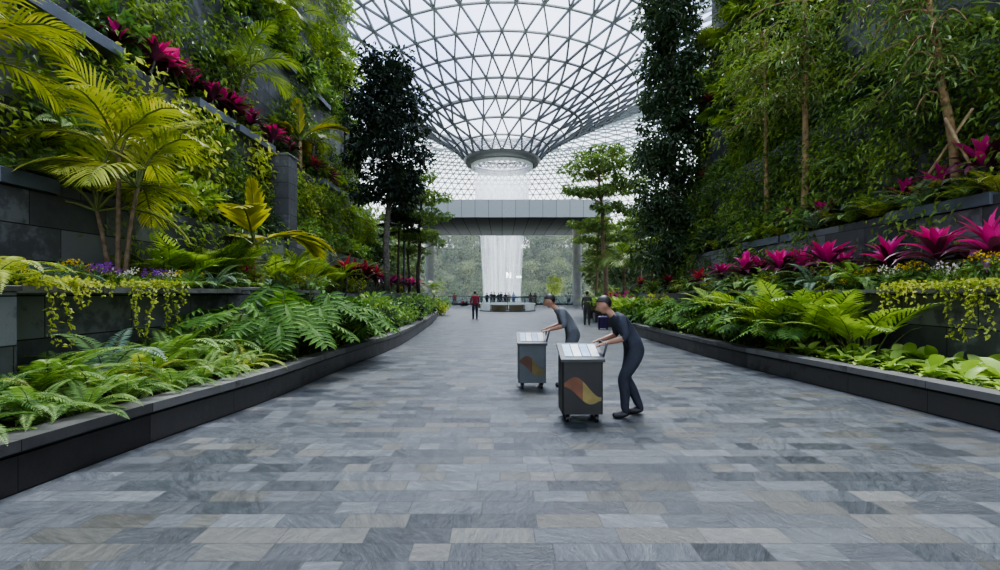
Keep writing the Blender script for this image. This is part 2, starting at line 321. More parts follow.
# kerbed planters along the walk
def sweep(b, line, a0, a1, z0, z1, m=0):
    """rectangle between offsets a0..a1 from the line (positive = away from the walk) swept along it"""
    P = np.array(line); T = np.gradient(P, axis=0); T /= np.linalg.norm(T, axis=1)[:, None]; Nn = np.stack([-T[:, 1], T[:, 0]], 1) * SIDE
    V = []
    for p, n in zip(P, Nn):
        for a, z in ((a0, z0), (a1, z0), (a1, z1), (a0, z1)): V.append((p[0]+n[0]*a, p[1]+n[1]*a, z))
    k = len(P); Q = [(i*4+j, i*4+(j+1) % 4, i*4+4+(j+1) % 4, i*4+4+j) for i in range(k-1) for j in range(4)] + [(3, 2, 1, 0), tuple(range(4*k-4, 4*k))]
    b.add(V, Q, m); return b
def smooth_line(pts, n=6):
    out = []
    P = [np.array(p, float) for p in pts]; P = [2*P[0]-P[1]] + P + [2*P[-1]-P[-2]]
    for i in range(1, len(P)-2):
        for k in range(n):
            u = k / n; out.append(.5*((2*P[i]) + (-P[i-1]+P[i+1])*u + (2*P[i-1]-5*P[i]+4*P[i+1]-P[i+2])*u*u + (-P[i-1]+3*P[i]-3*P[i+1]+P[i+2])*u**3))
    return out + [P[-2]]
LK = smooth_line([(-4.1, -3), (-3.86, 3.6), (-3.46, 7.0), (-3.36, 9.5), (-3.1, 13.9), (-3.3, 19), (-3.75, 26), (-4.5, 33)])
RK = smooth_line([(6.3, -3), (5.72, 5.37), (5.33, 8.95), (5.13, 11.2), (4.98, 18.3)])
def kerb_x(line, y):
    A = np.array(line); return float(np.interp(y, A[:, 1], A[:, 0]))
for SIDE, line, wx, lab, endx in ((1, LK, -5.6, 'long dark stone kerb planter along the left side of the walk', None), (-1, RK, 7.2, 'long dark stone kerb planter along the right side of the walk', 1)):
    root = tag(link('kerb_planter', None, loc=(0, 0, 0)), lab, 'planter')
    b = sweep(MB(), line, .02, .14, 0, .30); e = line[-1]
    sweep(b, [e, (e[0]-SIDE*.3, e[1]+.12), (wx, e[1]+.3)], .02, .14, 0, .30); b.obj('kerb_panel', M['kerb'], root)
    b = sweep(MB(), line, .035, .14, .30, .335); sweep(b, [e, (e[0]-SIDE*.3, e[1]+.12), (wx, e[1]+.3)], .035, .14, .30, .335); b.obj('shadow_gap', M['black'], root)
    b = sweep(MB(), line, -.01, .30, .335, .43); sweep(b, [e, (e[0]-SIDE*.3, e[1]+.12), (wx, e[1]+.3)], -.01, .30, .335, .43)
    b.obj('coping', M['coping'], root)
    V = []; P = np.array(line); n = len(P)
    for p in P: V += [(p[0]-SIDE*.2, p[1], .36), (wx, p[1], .36)]
    MB().add(V, [(2*i, 2*i+1, 2*i+3, 2*i+2) for i in range(n-1)]).obj('soil', M['soil'], root)
# stone cappings along the low back walls
tag(MB().box(-5.72, -5.3, 3.5, 14, 1.6, 1.68).obj('trim_1', M['coping']), kind='structure')
tag(MB().box(6.95, 7.35, 4, 18.5, 1.6, 1.67).obj('trim_2', M['coping']), kind='structure')

# ------------------------------------------------------------------ glass roof
AX = (0.0, 100.0)
RP = [(7.9, 29.6), (10, 32.0), (13.3, 34.1), (16.7, 36.3), (20.4, 38.1), (24.2, 40), (27.8, 41.9), (31.5, 44), (35.2, 45.7), (39, 47.1), (43, 48.3), (47, 49.1), (51, 49.5), (55, 49.6), (59, 49.3),
      (63, 48.6), (67, 47.4), (71, 45.8), (75, 43.6), (79, 40.8), (83, 37.3), (87, 33), (91, 28), (95, 22), (98, 15), (100, 8), (101, 0)]
_o = [q for q in RP if q[0] <= 59]; _f = [q for q in RP if q[0] >= 59]
RP = _o + [v for q0, q1 in zip(_f, _f[1:]) for v in (((q0[0]+q1[0])/2, (q0[1]+q1[1])/2 + (.25 if q1[0] < 92 else 0)), q1)]
def roof_pt(R, z, a):
    c, s = math.cos(a), math.sin(a); k = .75 * max(0, -s)**1.5; RR = R + max(0, R - 38) * k
    return (AX[0] + RR*c, AX[1] + RR*s, z)
rings = []
for k, (R, z) in enumerate(RP):
    n = 24 if R < 15 else 48 if R < 33 else 96 if R < 60 else 192
    rings.append([((i + .5*(k % 2)) * 2*PI/n) for i in range(n)])
A, B, NN, wd = [], [], [], []
def bar(k0, a0, k1, a1, wdt):
    A.append(roof_pt(*RP[k0], a0)); B.append(roof_pt(*RP[k1], a1)); wd.append(.42 if k0 == k1 == 3 else wdt)
    k = max(1, min(len(RP)-2, k0)); dr, dz = RP[k+1][0]-RP[k-1][0], RP[k+1][1]-RP[k-1][1]; l = math.hypot(dr, dz)
    NN.append((-dz/l*math.cos(a0), -dz/l*math.sin(a0), dr/l))
for k, ang in enumerate(rings):
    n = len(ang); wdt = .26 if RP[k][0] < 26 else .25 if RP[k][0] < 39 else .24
    for i in range(n):
        bar(k, ang[i], k, ang[(i+1) % n] + (2*PI if i == n-1 else 0), wdt)
    if k + 1 < len(rings):
        nxt = rings[k+1]; m = len(nxt); st = 2*PI/m
        for a in ang:
            j = (a - nxt[0]) / st
            near = {math.floor(j + .01), math.ceil(j - .01)} if m == n else {round(j)-1, round(j), round(j)+1} if m == 2*n else {math.floor(j), math.ceil(j)}
            for q in near: bar(k, a, k+1, nxt[0] + q*st, wdt)
b = MB(); A, B, NN, wd = map(np.array, (A, B, NN, wd))
b2, b3 = MB(), MB()
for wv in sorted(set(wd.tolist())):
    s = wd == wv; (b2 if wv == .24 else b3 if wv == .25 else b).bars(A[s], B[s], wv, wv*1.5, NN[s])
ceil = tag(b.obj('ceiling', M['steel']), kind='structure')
M['steel_lit'] = plain('lit tone roof steel', (.30, .345, .33), .5, 0, .08, 2); b2.obj('outer_lattice', M['steel_lit'], ceil)  # same roof steel, light on the far bars painted in as a paler colour
M['steel_half_lit'] = plain('half-lit tone roof steel', (.085, .10, .098), .5, 0, .08, 2); b3.obj('middle_lattice', M['steel_half_lit'], ceil)  # in-between tone of that steel, painted light blending dark bars into lit ones
b = MB(); n = 192; V = [roof_pt(R, z + .35, i*2*PI/n) for R, z in RP for i in range(n)]
b.add(V, [(k*n+i, k*n+(i+1) % n, (k+1)*n+(i+1) % n, (k+1)*n+i) for k in range(len(RP)-1) for i in range(n)])
b.obj('glass_panes', M['roofglass'], ceil)
# round opening in the roof with the water running from its rim
oc = tag(link('oculus', None, loc=(*AX, 28.0)), 'round dark-rimmed opening at the low centre of the glass roof', 'roof opening')
MB().lathe([(6.9, 1.5), (8.0, 2.1), (8.2, 1.6), (7.6, .75), (6.8, .55), (6.6, .9), (6.9, 1.5)], 72).obj('rim', M['steel_dark'], oc, True)
MB().lathe([(6.6, 1.1), (6.5, .0), (6.35, .0), (6.4, 1.1)], 72).obj('inner_collar', M['fascia'], oc, True)
b = MB()
for k in range(2):
    b.tube([(k*1.1-.55+.5*math.cos(a), -1.0, .5+.45*math.sin(a)) for a in np.linspace(0, 2*PI, 17)], .07, 6)
b.tube([(-6.5, 0, .9), (0, -.6, .75), (6.5, 0, .9)], .03, 5)
b.obj('cable_fixture', M['steel_dark'], oc)
wf = tag(link('waterfall', None, loc=(*AX, 0)), 'tall white waterfall pouring from the roof opening into the pit', 'waterfall')
prof = [(6.35, 28.2), (6.0, 26), (5.6, 23), (5.0, 18), (4.5, 12), (4.15, 5), (3.85, -2), (3.8, -14)]
MB().lathe(prof, 96).obj('water_curtain', water_material('white water', .04, .52), wf, True)
MB().lathe([(r*.93, z) for r, z in prof], 96).obj('inner_curtain', water_material('inner water', .02, .36, (31, 31, .3)), wf, True)
MB().lathe([(6.4, 28.4), (6.1, 26.5), (5.75, 23.5), (5.6, 20)], 96).obj('upper_sheet', water_material('rim water', .5, .8, (60, 60, 8.0)), wf, True)

# ------------------------------------------------------------------ footbridge
br = tag(link('footbridge', None, loc=(0, 52, 0)), 'grey panelled footbridge crossing the hall on two round columns', 'bridge')
bx0, bx1, bz, bt = -10.4, 12.0, 10.0, 11.95
V = [(bx0, 0, bz), (bx1, 0, bz), (bx1, 0, bt), (bx0, 0, bt), (bx0, .15, bz), (bx1, .15, bz), (bx1, .15, bt), (bx0, .15, bt)]
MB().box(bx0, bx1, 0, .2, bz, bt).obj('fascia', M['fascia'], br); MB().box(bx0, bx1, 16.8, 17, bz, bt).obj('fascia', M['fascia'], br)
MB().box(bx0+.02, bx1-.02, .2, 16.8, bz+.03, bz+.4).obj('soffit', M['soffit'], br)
for x in (-9.55, 9.95):
    MB().lathe([(.62, 0), (.62, .1), (.58, .12), (.58, 9.7), (.66, 9.75), (.66, 10.03)], 32, (x, 10.2)).obj('column', M['concrete'], br, True)

# ------------------------------------------------------------------ glass railing at the pit edge, round skylight rail
rl = tag(link('glass_railing', None, loc=(0, EDGE-.4, 0)), 'long glass railing at the far edge of the floor before the waterfall', 'railing')
MB().box(-30, 30, -.06, .06, 0, .16).obj('base_channel', M['black'], rl)
MB().tube([(-30, 0, 1.15), (30, 0, 1.15)], .035, 8).obj('top_rail', M['steel_dark'], rl)
for i in range(24):
    MB().box(-30+i*2.5+.03, -30+i*2.5+2.47, -.012, .012, .16, 1.12).obj('glass_pane', M['railglass'], rl)
ring = tag(link('skylight_balustrade', None, loc=(side(507.5, 42.3), 42.3, 0)), 'low round balustrade with pale and dark bronze panels in the middle of the floor', 'balustrade')
M['palepanel'] = plain('pale panel', (.62, .64, .58), .4, 0, .1, 2); M['bronze'] = plain('dark bronze panel', (.10, .085, .045), .4, .3, .2, 2)  # panels keep one even pale colour of their own
def arc(b, r, a0, a1, z0, z1, th=.05, n=8):
    for i in range(n):
        t0, t1 = a0+(a1-a0)*i/n, a0+(a1-a0)*(i+1)/n
        V = [(rr*math.cos(t), rr*math.sin(t), z) for z in (z0, z1) for t in (t0, t1) for rr in (r-th, r)]
        b.add(V, [(0, 1, 3, 2), (4, 6, 7, 5), (0, 4, 5, 1), (2, 3, 7, 6), (0, 2, 6, 4), (1, 5, 7, 3)])
    return b
for i in range(10):
    a0 = -PI/2 + (i-1)*2*PI/10; mid = i in (0, 1)
    a = arc(MB(), 2.5, a0+.04, a0+2*PI/10-.04, .08, .58).obj('panel', M['bronze' if mid else 'palepanel'], ring)
    if mid: tag(a, 'dark bronze panel')
    c, s = math.cos(a0), math.sin(a0); MB().box(2.47*c-.03, 2.47*c+.03, 2.47*s-.03, 2.47*s+.03, 0, 1.2).obj('post', M['steel_dark'], ring)
arc(MB(), 2.53, 0, 2*PI, .0, .08, .12, 40).obj('base_ring', M['steel_dark'], ring)
arc(MB(), 2.52, 0, 2*PI, .60, .70, .12, 40).obj('pale_cap', M['palepanel'], ring)
arc(MB(), 2.5, 0, 2*PI, 1.17, 1.23, .05, 40).obj('hand_rail', M['steel_dark'], ring)

# ------------------------------------------------------------------ leaf and plant shapes
def scatter(b, P, D, Ls, Ws, m=0, fold=.25):
    """folded diamond leaves at points P pointing along D"""
    P = np.asarray(P); D = D / (np.linalg.norm(D, axis=1)[:, None] + 1e-9); n = len(P)
    if n == 0: return b
    Rv = rng.normal(size=(n, 3)) * .6 + np.array([0, 0, 1.]); Wd = np.cross(D, Rv); Wd /= np.linalg.norm(Wd, axis=1)[:, None] + 1e-9
    U = np.cross(Wd, D); Ls = np.broadcast_to(Ls, (n,))[:, None]; Ws = np.broadcast_to(Ws, (n,))[:, None]
    mid = P + D*Ls*.45
    V = np.stack([P, mid + Wd*Ws*.5 + U*Ws*fold, P + D*Ls - np.array([0, 0, 1.])*Ls*.12, mid - Wd*Ws*.5 + U*Ws*fold], 1).reshape(-1, 3)
    return b.add(V, np.arange(n*4).reshape(n, 4), m)
def clump(b, c, r, k, L0=.2, W0=.09, m=0, flat=1.0, down=.3, n0=None):
    d = rng.normal(size=(k, 3)); d /= np.linalg.norm(d, axis=1)[:, None]
    rad = r * rng.uniform(.35, 1.0, k)[:, None]; off = d*rad; off[:, 2] *= flat
    D = d + rng.normal(size=(k, 3))*.4 - np.array([0, 0, down])
    if n0 is not None: D = D + np.array(n0)
    return scatter(b, np.asarray(c) + off, D, L0*rng.uniform(.7, 1.3, k), W0*rng.uniform(.7, 1.3, k), m)
def blade(L0, W0, p0, p1, seg=5, fold=.25, peak=.45, yaw=0, base=(0, 0, 0), twist=0, neck=.12):
    """strap or oval leaf: starts at pitch p0, ends at pitch p1 (radians above level)"""
    V = []; p = np.array(base, float); cy, sy = math.cos(yaw), math.sin(yaw)
    for i in range(seg+1):
        u = i/seg; a = p0 + (p1-p0)*u**1.2
        T = np.array([math.cos(a)*sy, math.cos(a)*cy, math.sin(a)]); S = np.array([cy, -sy, 0.]); U = np.cross(S, T)
        if twist: S, U = S*math.cos(twist)+U*math.sin(twist), U*math.cos(twist)-S*math.sin(twist)
        wv = W0 * (neck + (1-neck)*math.sin(PI*min(1, u/peak)/2) if u < peak else math.cos(PI*(u-peak)/(1-peak)/2)**.8 if u < 1 else 0.02)
        V += [p - S*wv/2 + U*wv*fold, p, p + S*wv/2 + U*wv*fold]; p = p + T*L0/seg
    Q = [(3*i+j, 3*i+j+1, 3*i+4+j, 3*i+3+j) for i in range(seg) for j in (0, 1)]
    return np.array(V), Q
def frond(b, L0, p0, p1, n, ll, lw, ang=1.15, droop=.25, seg=1, vee=.25, bare=.12, taper=.35, yaw=0, base=(0, 0, 0), m=0, stem=.012, mstem=1, jit=.08, tipk=.5):
    """feather-shaped leaf: rachis curving from pitch p0 to p1 with n pairs of leaflets"""
    K = 24; P = [np.array(base, float)]; T = []; cy, sy = math.cos(yaw), math.sin(yaw)
    for i in range(K+1):
        a = p0 + (p1-p0)*(i/K)**1.1; T.append(np.array([math.cos(a)*sy, math.cos(a)*cy, math.sin(a)])); P.append(P[-1] + T[-1]*L0/K)
    P = np.array(P[:-1]); T = np.array(T); S = np.array([cy, -sy, 0.])
    if stem: b.tube(P[::4], np.linspace(stem, stem*.25, len(P[::4])), 5, mstem)
    Vs = []; Fs = []; c = 0
    for i in range(n):
        u = bare + (1-bare)*(i+.5)/n; k = u*K; k0 = min(K-1, int(k)); f = k-k0
        p = P[k0]*(1-f)+P[k0+1]*f; tt = T[k0]; U = np.cross(S, tt)
        l = ll * max(.12, math.sin(PI*(taper+(1-taper)*u)**.9)**.7 if u > .3 else .55+.45*u/.3) * (1 if u < .8 else 1-(u-.8)/.2*tipk)
        for sg in (-1, 1):
            aa = ang*(1-.45*u) + random.uniform(-jit, jit)
            d = tt*math.cos(aa) + S*sg*math.sin(aa)*math.cos(vee) + U*math.sin(aa)*math.sin(vee)
            wdir = np.cross(d, U); wdir /= np.linalg.norm(wdir)+1e-9; wv = lw*(.5+.5*l/ll)
            if seg == 1:
                mid = p + d*l*.4; tip = p + d*l - np.array([0, 0, droop*l])
                Vs += [p, mid + wdir*wv*.5, tip, mid - wdir*wv*.5]; Fs.append((c, c+1, c+2, c+3)); c += 4
            else:
                pts = [];  q = p.copy()
                for s_ in range(seg+1):
                    v = s_/seg; q = p + d*l*v - np.array([0, 0, 1.])*droop*l*v*v
                    ww = wv*(.45 if s_ == 0 else 1.0 if v < .6 else .75 if v < 1 else .06); pts.append((q - wdir*ww/2, q + wdir*ww/2))
                for a_, b_ in pts: Vs += [a_, b_]
                Fs += [(c+2*s_, c+2*s_+1, c+2*s_+3, c+2*s_+2) for s_ in range(seg)]; c += 2*(seg+1)
    b.add(Vs, Fs, m); return b

STASH = (0, -60, 0)
def root_of(name): return link(name, None, loc=STASH)
# --- ferns: an Empty with its fronds
fern_fronds = {}
for key in ('fern', 'fern_blue', 'fern_yellow'):
    fern_fronds[key] = [frond(MB(), 1.0, math.radians(a), math.radians(e), 34, .15, .024, 1.35, .16, 1, .10, .06, .15, stem=.006).mesh('frond', [M[key], M['petiole']]) for a, e in ((70, -50), (55, -60), (38, -35), (80, -10))]
def make_fern(key, n=13, seed=0):
    n += 4
    r = root_of('sword_fern'); rr = random.Random(seed)
    for i in range(n):
        link('frond', fern_fronds[key][rr.choice((0, 0, 1, 1, 2, 3))], r, (0, 0, 0), (rr.uniform(-.15, .15), 0, i*2.399+rr.uniform(-.3, .3)), rr.uniform(.75, 1.1))
    return r
def make_flat_fern(key, n=14, seed=1, name='small_fern'):
    b = MB(); rr = random.Random(seed)
    for i in range(n): frond(b, rr.uniform(.75, 1.05), math.radians(rr.uniform(40, 75)), math.radians(rr.uniform(-55, -5)), 24, .15, .032, 1.35, .12, 1, .12, .08, .15, yaw=i*2.399, stem=.006)
    return link(name, b.mesh(name, [M[key], M['petiole']]), loc=STASH)
# --- split-leaf philodendron
def lobed_leaf(L0=.5):
    b = MB(); n = 7
    b.add(*blade(L0*.95, L0*.2, 0, -.35, 5, .12))
    for i in range(n):
        u = .04 + .8*i/(n-1); l = L0*(.52*math.sin(PI*(.28+.62*u)))
        for sg in (-1, 1):
            V, Q = blade(l, L0*.125, .1, -.7, 4, .2, .45, yaw=sg*(1.75-1.15*u), base=(0, L0*.9*u, -.02*u*u*L0*3)); b.add(V, Q)
    return b
philo_leaf = lobed_leaf().mesh('leaf', [M['philo']])
def make_philo(n=14, seed=0):
    r = root_of('split_leaf_philodendron'); rr = random.Random(seed); b = MB()
    for i in range(n):
        yaw = i*2.399+rr.uniform(-.3, .3); u = i/n; l = rr.uniform(.45, .75); pit = math.radians(80-55*u+rr.uniform(-8, 8))
        tip = (l*math.cos(pit)*math.sin(yaw), l*math.cos(pit)*math.cos(yaw), l*math.sin(pit)+.08)
        b.tube([(0, 0, 0), (tip[0]*.4, tip[1]*.4, tip[2]*.55), tip], [.014, .011, .008], 5)
        link('leaf', philo_leaf, r, tip, Matrix.Rotation(-yaw, 3, 'Z').to_4x4().to_euler() if False else (rr.uniform(-.75, -.15), rr.uniform(-.25, .25), -yaw), rr.uniform(.8, 1.15))
    b.obj('stalks', M['petiole'], r); return r
# --- calathea / broad light leaf
def oval(L0, W0, a, e): 
    V, Q = blade(L0, W0, math.radians(a), math.radians(e), 7, .16, .42, neck=.04); return MB().add(V, Q).mesh('leaf', [M['calathea']], True)
cal_leaf = [oval(.42, .17, 35, -20), oval(.46, .19, 60, 0), oval(.38, .16, 15, -25)]
def make_calathea(n=12, seed=0):
    r = root_of('broad_leaf_plant'); rr = random.Random(seed)
    for i in range(n):
        link('leaf', cal_leaf[rr.choice((0, 0, 1, 2))], r, (rr.uniform(-.04, .04), rr.uniform(-.04, .04), rr.uniform(.0, .12)), (rr.uniform(-.1, .2), rr.uniform(-.35, .35), i*2.399+rr.uniform(-.4, .4)), rr.uniform(.75, 1.15))
    return r
# --- cordyline: stem, dark old leaves, bright young leaves
def make_cordyline(bright='pink', dark='purple', seed=0, n=26, name='cordyline', h=.35, green=False):
    r = root_of(name); rr = random.Random(seed); o, y = MB(), MB(); n += 8
    for i in range(n):
        u = i/n; yaw = i*2.399+rr.uniform(-.2, .2); L0 = rr.uniform(.40, .62)*(1-.22*u*u)
        p0 = math.radians(22+62*u+rr.uniform(-14, 14)); p1 = p0 - math.radians(rr.uniform(60, 110)*(1-u*.62))
        V, Q = blade(L0, .092*rr.uniform(.8, 1.25), p0, p1, 6, .22, .45, yaw, (0, 0, h*(.75+.25*u)), rr.uniform(-.3, .3), .15); (y if u > .50 + rr.uniform(-.14, .14) else o).add(V, Q)
    MB().tube([(0, 0, 0), (.01, 0, h*.5), (0, 0, h)], [.025, .02, .016], 7).obj('stem', M['bark_grey'], r)
    o.obj('lower_leaves', M[dark], r, True); y.obj('crown_leaves', M[bright], r, True); return r
# --- palms
def frond_mesh(mat, L0=1.0, a=60, e=-35, n=24, ll=.42, lw=.026, droop=.45, ang=1.0, vee=.35, bare=.2, seg=3):
    return frond(MB(), L0, math.radians(a), math.radians(e), n, ll, lw, ang, droop, seg, vee, bare, .25, stem=.014).mesh('frond', [M[mat], M['petiole']])
PF = {k: [frond_mesh(k, a=a, e=e) for a, e in ((74, -45), (52, -65), (30, -55), (86, 10))] for k in ('palm', 'palm_gold', 'areca')}
M['golden'] = leaf('golden leaf', (.24, .24, .02), (.50, .46, .05), c3=(.68, .60, .12))
GF = [frond_mesh('golden', a=a, e=e, n=13, ll=.5, lw=.10, droop=.25, ang=.62, vee=.2, bare=.18) for a, e in ((86, 75), (45, -45), (30, -60), (62, -15))]
def fan_leaf(mat, name='frond'):
    b = MB(); b.tube([(0, 0, 0), (0, .28, .12), (0, .5, .14)], [.014, .011, .009], 5, 1)
    for i in range(22):
        a = -2.3 + 4.6*i/21; V, Q = blade(.52*(1-.12*abs(a)/2.3), .075, .15, -.75, 4, .3, .5, a, (0, .5, .14), 0, .3); b.add(V, Q)
    return b.mesh(name, [M[mat], M['petiole']])
FAN = fan_leaf('palm'); FAN_D = fan_leaf('tree_dark')
def make_palm(stems, fl, mats, name, seed=0, bark='bark', tr=.05, fan=False, nf=9):
    """stems: list of ((dx,dy), height, lean) ; fronds are parts"""
    r = root_of(name); rr = random.Random(seed)
    for (dx, dy), h, (lx, ly) in stems:
        top = (dx+lx, dy+ly, h); K = 7
        P = [(dx+lx*(k/K)**1.6, dy+ly*(k/K)**1.6, h*k/K) for k in range(K+1)]
        if h > .05: MB().tube(P, np.linspace(tr*1.25, tr*.8, K+1), 8).obj('trunk', M[bark], r, True)
        for i in range(nf):
            u = i/nf; me = rr.choice(mats) if not fan else mats[0]
            if fan: rot = (math.radians(75-100*u)+rr.uniform(-.1, .1), rr.uniform(-.2, .2), i*2.399+rr.uniform(-.2, .2))
            else: rot = (rr.uniform(-.2, .2), rr.uniform(-.12, .12), i*2.399+rr.uniform(-.3, .3))
            link('frond', me, r, top, rot, fl*rr.uniform(.8, 1.1))
    return r
def make_areca(seed=0, mat='areca', n=16, name='clump_palm'):
    r = root_of(name); rr = random.Random(seed); b = MB()
    for i in range(n):
        yaw = i*2.399; q = rr.uniform(0, .2); x, y = q*math.sin(yaw), q*math.cos(yaw)
        frond(b, rr.uniform(.8, 1.15), math.radians(rr.uniform(62, 86)), math.radians(rr.uniform(-25, 25)), 15, .32, .036, .95, .3, 2, .3, .3, .2, yaw=yaw, base=(x, y, 0), stem=.009)
    b.obj('fronds', [M[mat], M['petiole']], r)
    c = MB()
    for i in range(7): a = i*.9; c.tube([(.08*math.cos(a), .08*math.sin(a), 0), (.12*math.cos(a), .12*math.sin(a), .35)], .012, 5)
    c.obj('stalks', M['petiole'], r); return r
# --- shrubs and flowers
def make_shrub(mat, seed, k=420, L0=.13, W0=.06, name='leafy_shrub'):
    r = root_of(name); rr = random.Random(seed); b, s = MB(), MB()
    for i in range(9):
        a = i*2.399; q = .34*math.sqrt((i+.5)/9); c = (q*math.cos(a), q*math.sin(a), .32+.32*rr.random()-q*.3); s.tube([(0, 0, 0), (c[0]*.5, c[1]*.5, c[2]*.6), c], [.014, .01, .005], 5)
        clump(b, c, .24, k//9, L0, W0, 0, .85, .25)
    b.obj('foliage', M[mat], r); s.obj('stems', M['bark_grey'], r); return r
def make_flowers(petal, seed, name):
    r = root_of(name); rr = random.Random(seed); g, s = MB(), MB(); f = clump(MB(), (0, 0, 0), .055, 12, .045, .032, 0, .6, -.3).mesh('flower_head', M[petal])
    for i in range(9):
        a = i*2.399; q = .2*math.sqrt(i/11); c = np.array((q*math.cos(a), q*math.sin(a), .2+rr.uniform(0, .16))); s.tube([(c[0]*.3, c[1]*.3, 0), tuple(c)], .004, 4)
        clump(g, (c[0], c[1], .12), .14, 26, .09, .04); link('flower_head', f, r, tuple(c), (0, 0, i*1.3), rr.uniform(.6, 1.1))
    g.obj('leaves', M['shrub'], r); s.obj('stalks', M['petiole'], r); return r
def make_trailer(seed, w0=.5, h=.8, mat='vine_bright', strands=5):
    """vine hanging over a wall edge: faces +X, hangs down from z=0"""
    r = root_of('trailing_vine'); rr = random.Random(seed); st, lf = MB(), MB()
    for i in range(strands):
        y = -w0/2 + w0*i/(strands-1) + rr.uniform(-.03, .03); l = h*rr.choice((.25, .4, .6, .95)); n = max(4, int(l/.05)); P = [(-.22, y, .05), (-.05, y, .09)]
        for k in range(n): P.append((.05+.03*math.sin(k*.9+i), y+.05*math.sin(k*.35+i*2), .05-l*k/n))
        st.tube(P, .005, 4); P = np.array(P); Q = np.repeat(P, 3, 0) + rng.normal(size=(len(P)*3, 3))*.02
        D = rng.normal(size=Q.shape)*.6 + np.array([.4, 0, -.5]); scatter(lf, Q, D, .055*rng.uniform(.6, 1.4, len(Q)), .045)
    k = 120; Q = np.stack([rng.uniform(-.3, .06, k), rng.uniform(-w0/2-.05, w0/2+.05, k), rng.uniform(.03, .13, k)], 1); scatter(lf, Q, rng.normal(size=(k, 3)) + np.array([.6, 0, .1]), .07, .055)
    st.obj('strands', M['petiole'], r); lf.obj('leaves', M[mat], r); return r
# --- trees
def branch_path(p, q, sag=.0, k=5):
    p, q = np.array(p, float), np.array(q, float); m = [p + (q-p)*i/k + np.array([0, 0, math.sin(PI*i/k)*sag]) for i in range(k+1)]; return m
def make_tree(name, h, r0, clumps, mats, leaf=(.2, .09), per=60, lean=(0, 0), flat=.7, down=.3, seed=0, nb=None):
    """clumps: list of (x,y,z,r); trunk with one branch to every few clumps"""
    r = root_of(name); rr = random.Random(seed); tk, br_, cr = MB(), MB(), MB(); K = 9
    P = [(lean[0]*(k/K)**1.3 + .04*math.sin(k*1.7+seed), lean[1]*(k/K)**1.3 + .04*math.cos(k*1.3+seed), h*k/K) for k in range(K+1)]
    tk.tube(P, np.linspace(r0, r0*.35, K+1), 10)
    for i, (x, y, z, rad) in enumerate(clumps):
        if nb is None or i % nb == 0:
            zz = max(h*.25, min(h*.98, z - .35*math.hypot(x-lean[0]*z/h, y-lean[1]*z/h) - .1)); u = min(1, zz/h); k = min(K-1, int(u*K)); f = u*K-k
            s = np.array(P[k])*(1-f)+np.array(P[k+1])*f
            br_.tube(branch_path(s, (x, y, z), .06*rad), np.linspace(r0*.28*(1.2-u), r0*.06, 6), 6)
        clump(cr, (x, y, z), rad, per, leaf[0], leaf[1], 0, flat, down)
    tk.obj('trunk', M[mats[0]], r, True); br_.obj('branches', M[mats[0]], r, True); cr.obj('crown', M[mats[1]], r); return r

# ------------------------------------------------------------------ planting
LISTS = {}
def put(kind, o): LISTS.setdefault(kind, []).append(o); return o
def label_row(kind, template, cat, group, order=lambda o: o.location.y):
    L_ = sorted(LISTS.get(kind, []), key=order)
    for i, o in enumerate(L_, 1): tag(o, template.format(ordinal(i)), cat, group)
U = random.uniform
ZK = .36
# left kerb bed -----------------------------------------------------------------
ferns = [make_fern('fern', 13, 1), make_fern('fern', 12, 2), make_fern('fern_yellow', 12, 3), make_fern('fern_blue', 11, 4)]
y = 2.7; i = 0
while y < 9.3:
    xk = kerb_x(LK, y)
    for row, (dx, s) in enumerate(((.5, .68), (1.0, .9), (1.6, 1.0))):
        if y > 8.6 and row == 0: continue
        p = ferns[0 if i % 4 in (0, 2) else 1 if i % 4 == 1 else (2 if i % 8 == 3 else 0)]
        put('lf%d' % row, spawn(p, (xk-dx+U(-.12, .12), y+U(-.12, .12)+row*.18, ZK), U(0, 6), s*U(.85, 1.15))); i += 1
    y += .5
for row, txt in enumerate(('green sword fern, {} from the near end of the row against the left kerb', 'green sword fern, {} along the middle row of the left kerb bed', 'green sword fern, {} along the back row under the left low wall')):
    label_row('lf%d' % row, txt, 'fern', 'ferns in the left kerb bed')
for k, (yy, s_) in enumerate(((5.2, 1.15), (6.1, 1.25), (7.0, 1.3), (7.8, 1.4), (8.5, 1.35), (9.0, 1.4), (11.6, 1.4), (12.4, 1.3))):
    put('ltf', spawn(ferns[(0, 3, 1, 0)[k % 4]], (-5.1+U(-.1, .15), yy, ZK), U(0, 6), s_))
label_row('ltf', 'tall arching fern right against the left low stone wall, {} from the near end', 'fern', 'tall ferns against the left wall')
philos = [make_philo(15, 1), make_philo(13, 2)]
for k, (dx, yy, s) in enumerate(((.7, 8.7, 1.3), (.5, 9.6, 1.25), (1.2, 9.5, 1.6), (.55, 10.6, 1.4), (1.3, 10.9, 1.7), (1.5, 8.4, 1.2), (.6, 11.5, 1.3))):
    put('lp', spawn(philos[k % 2], (kerb_x(LK, yy)-dx, yy, ZK), U(0, 6), s*1.1))
label_row('lp', 'big split-leaf philodendron spilling over the left kerb, {} from the near side', 'philodendron', 'philodendrons in the left bed')
shr = [make_shrub('shrub', 1), make_shrub('vine_bright', 2, 380, .11, .05), make_shrub('ivy_dark', 3, 400, .15, .07)]
k = 0
for yy in np.arange(11.6, 32.5, 1.15):
    xk = kerb_x(LK, yy)
    for dx in (.5, 1.15, 1.75):
        if xk - dx < -5.45: continue
        if (k % 5) == 2: put('ls_f', spawn(ferns[3], (xk-dx, yy+U(-.2, .2), ZK), U(0, 6), .75))
        else: put('ls', spawn(shr[(0, 2, 1, 0, 0)[k % 5]], (xk-dx, yy+U(-.2, .2), ZK), U(0, 6), U(1.0, 1.35)*(1.0 if dx < 1 else 1.3)))
        k += 1
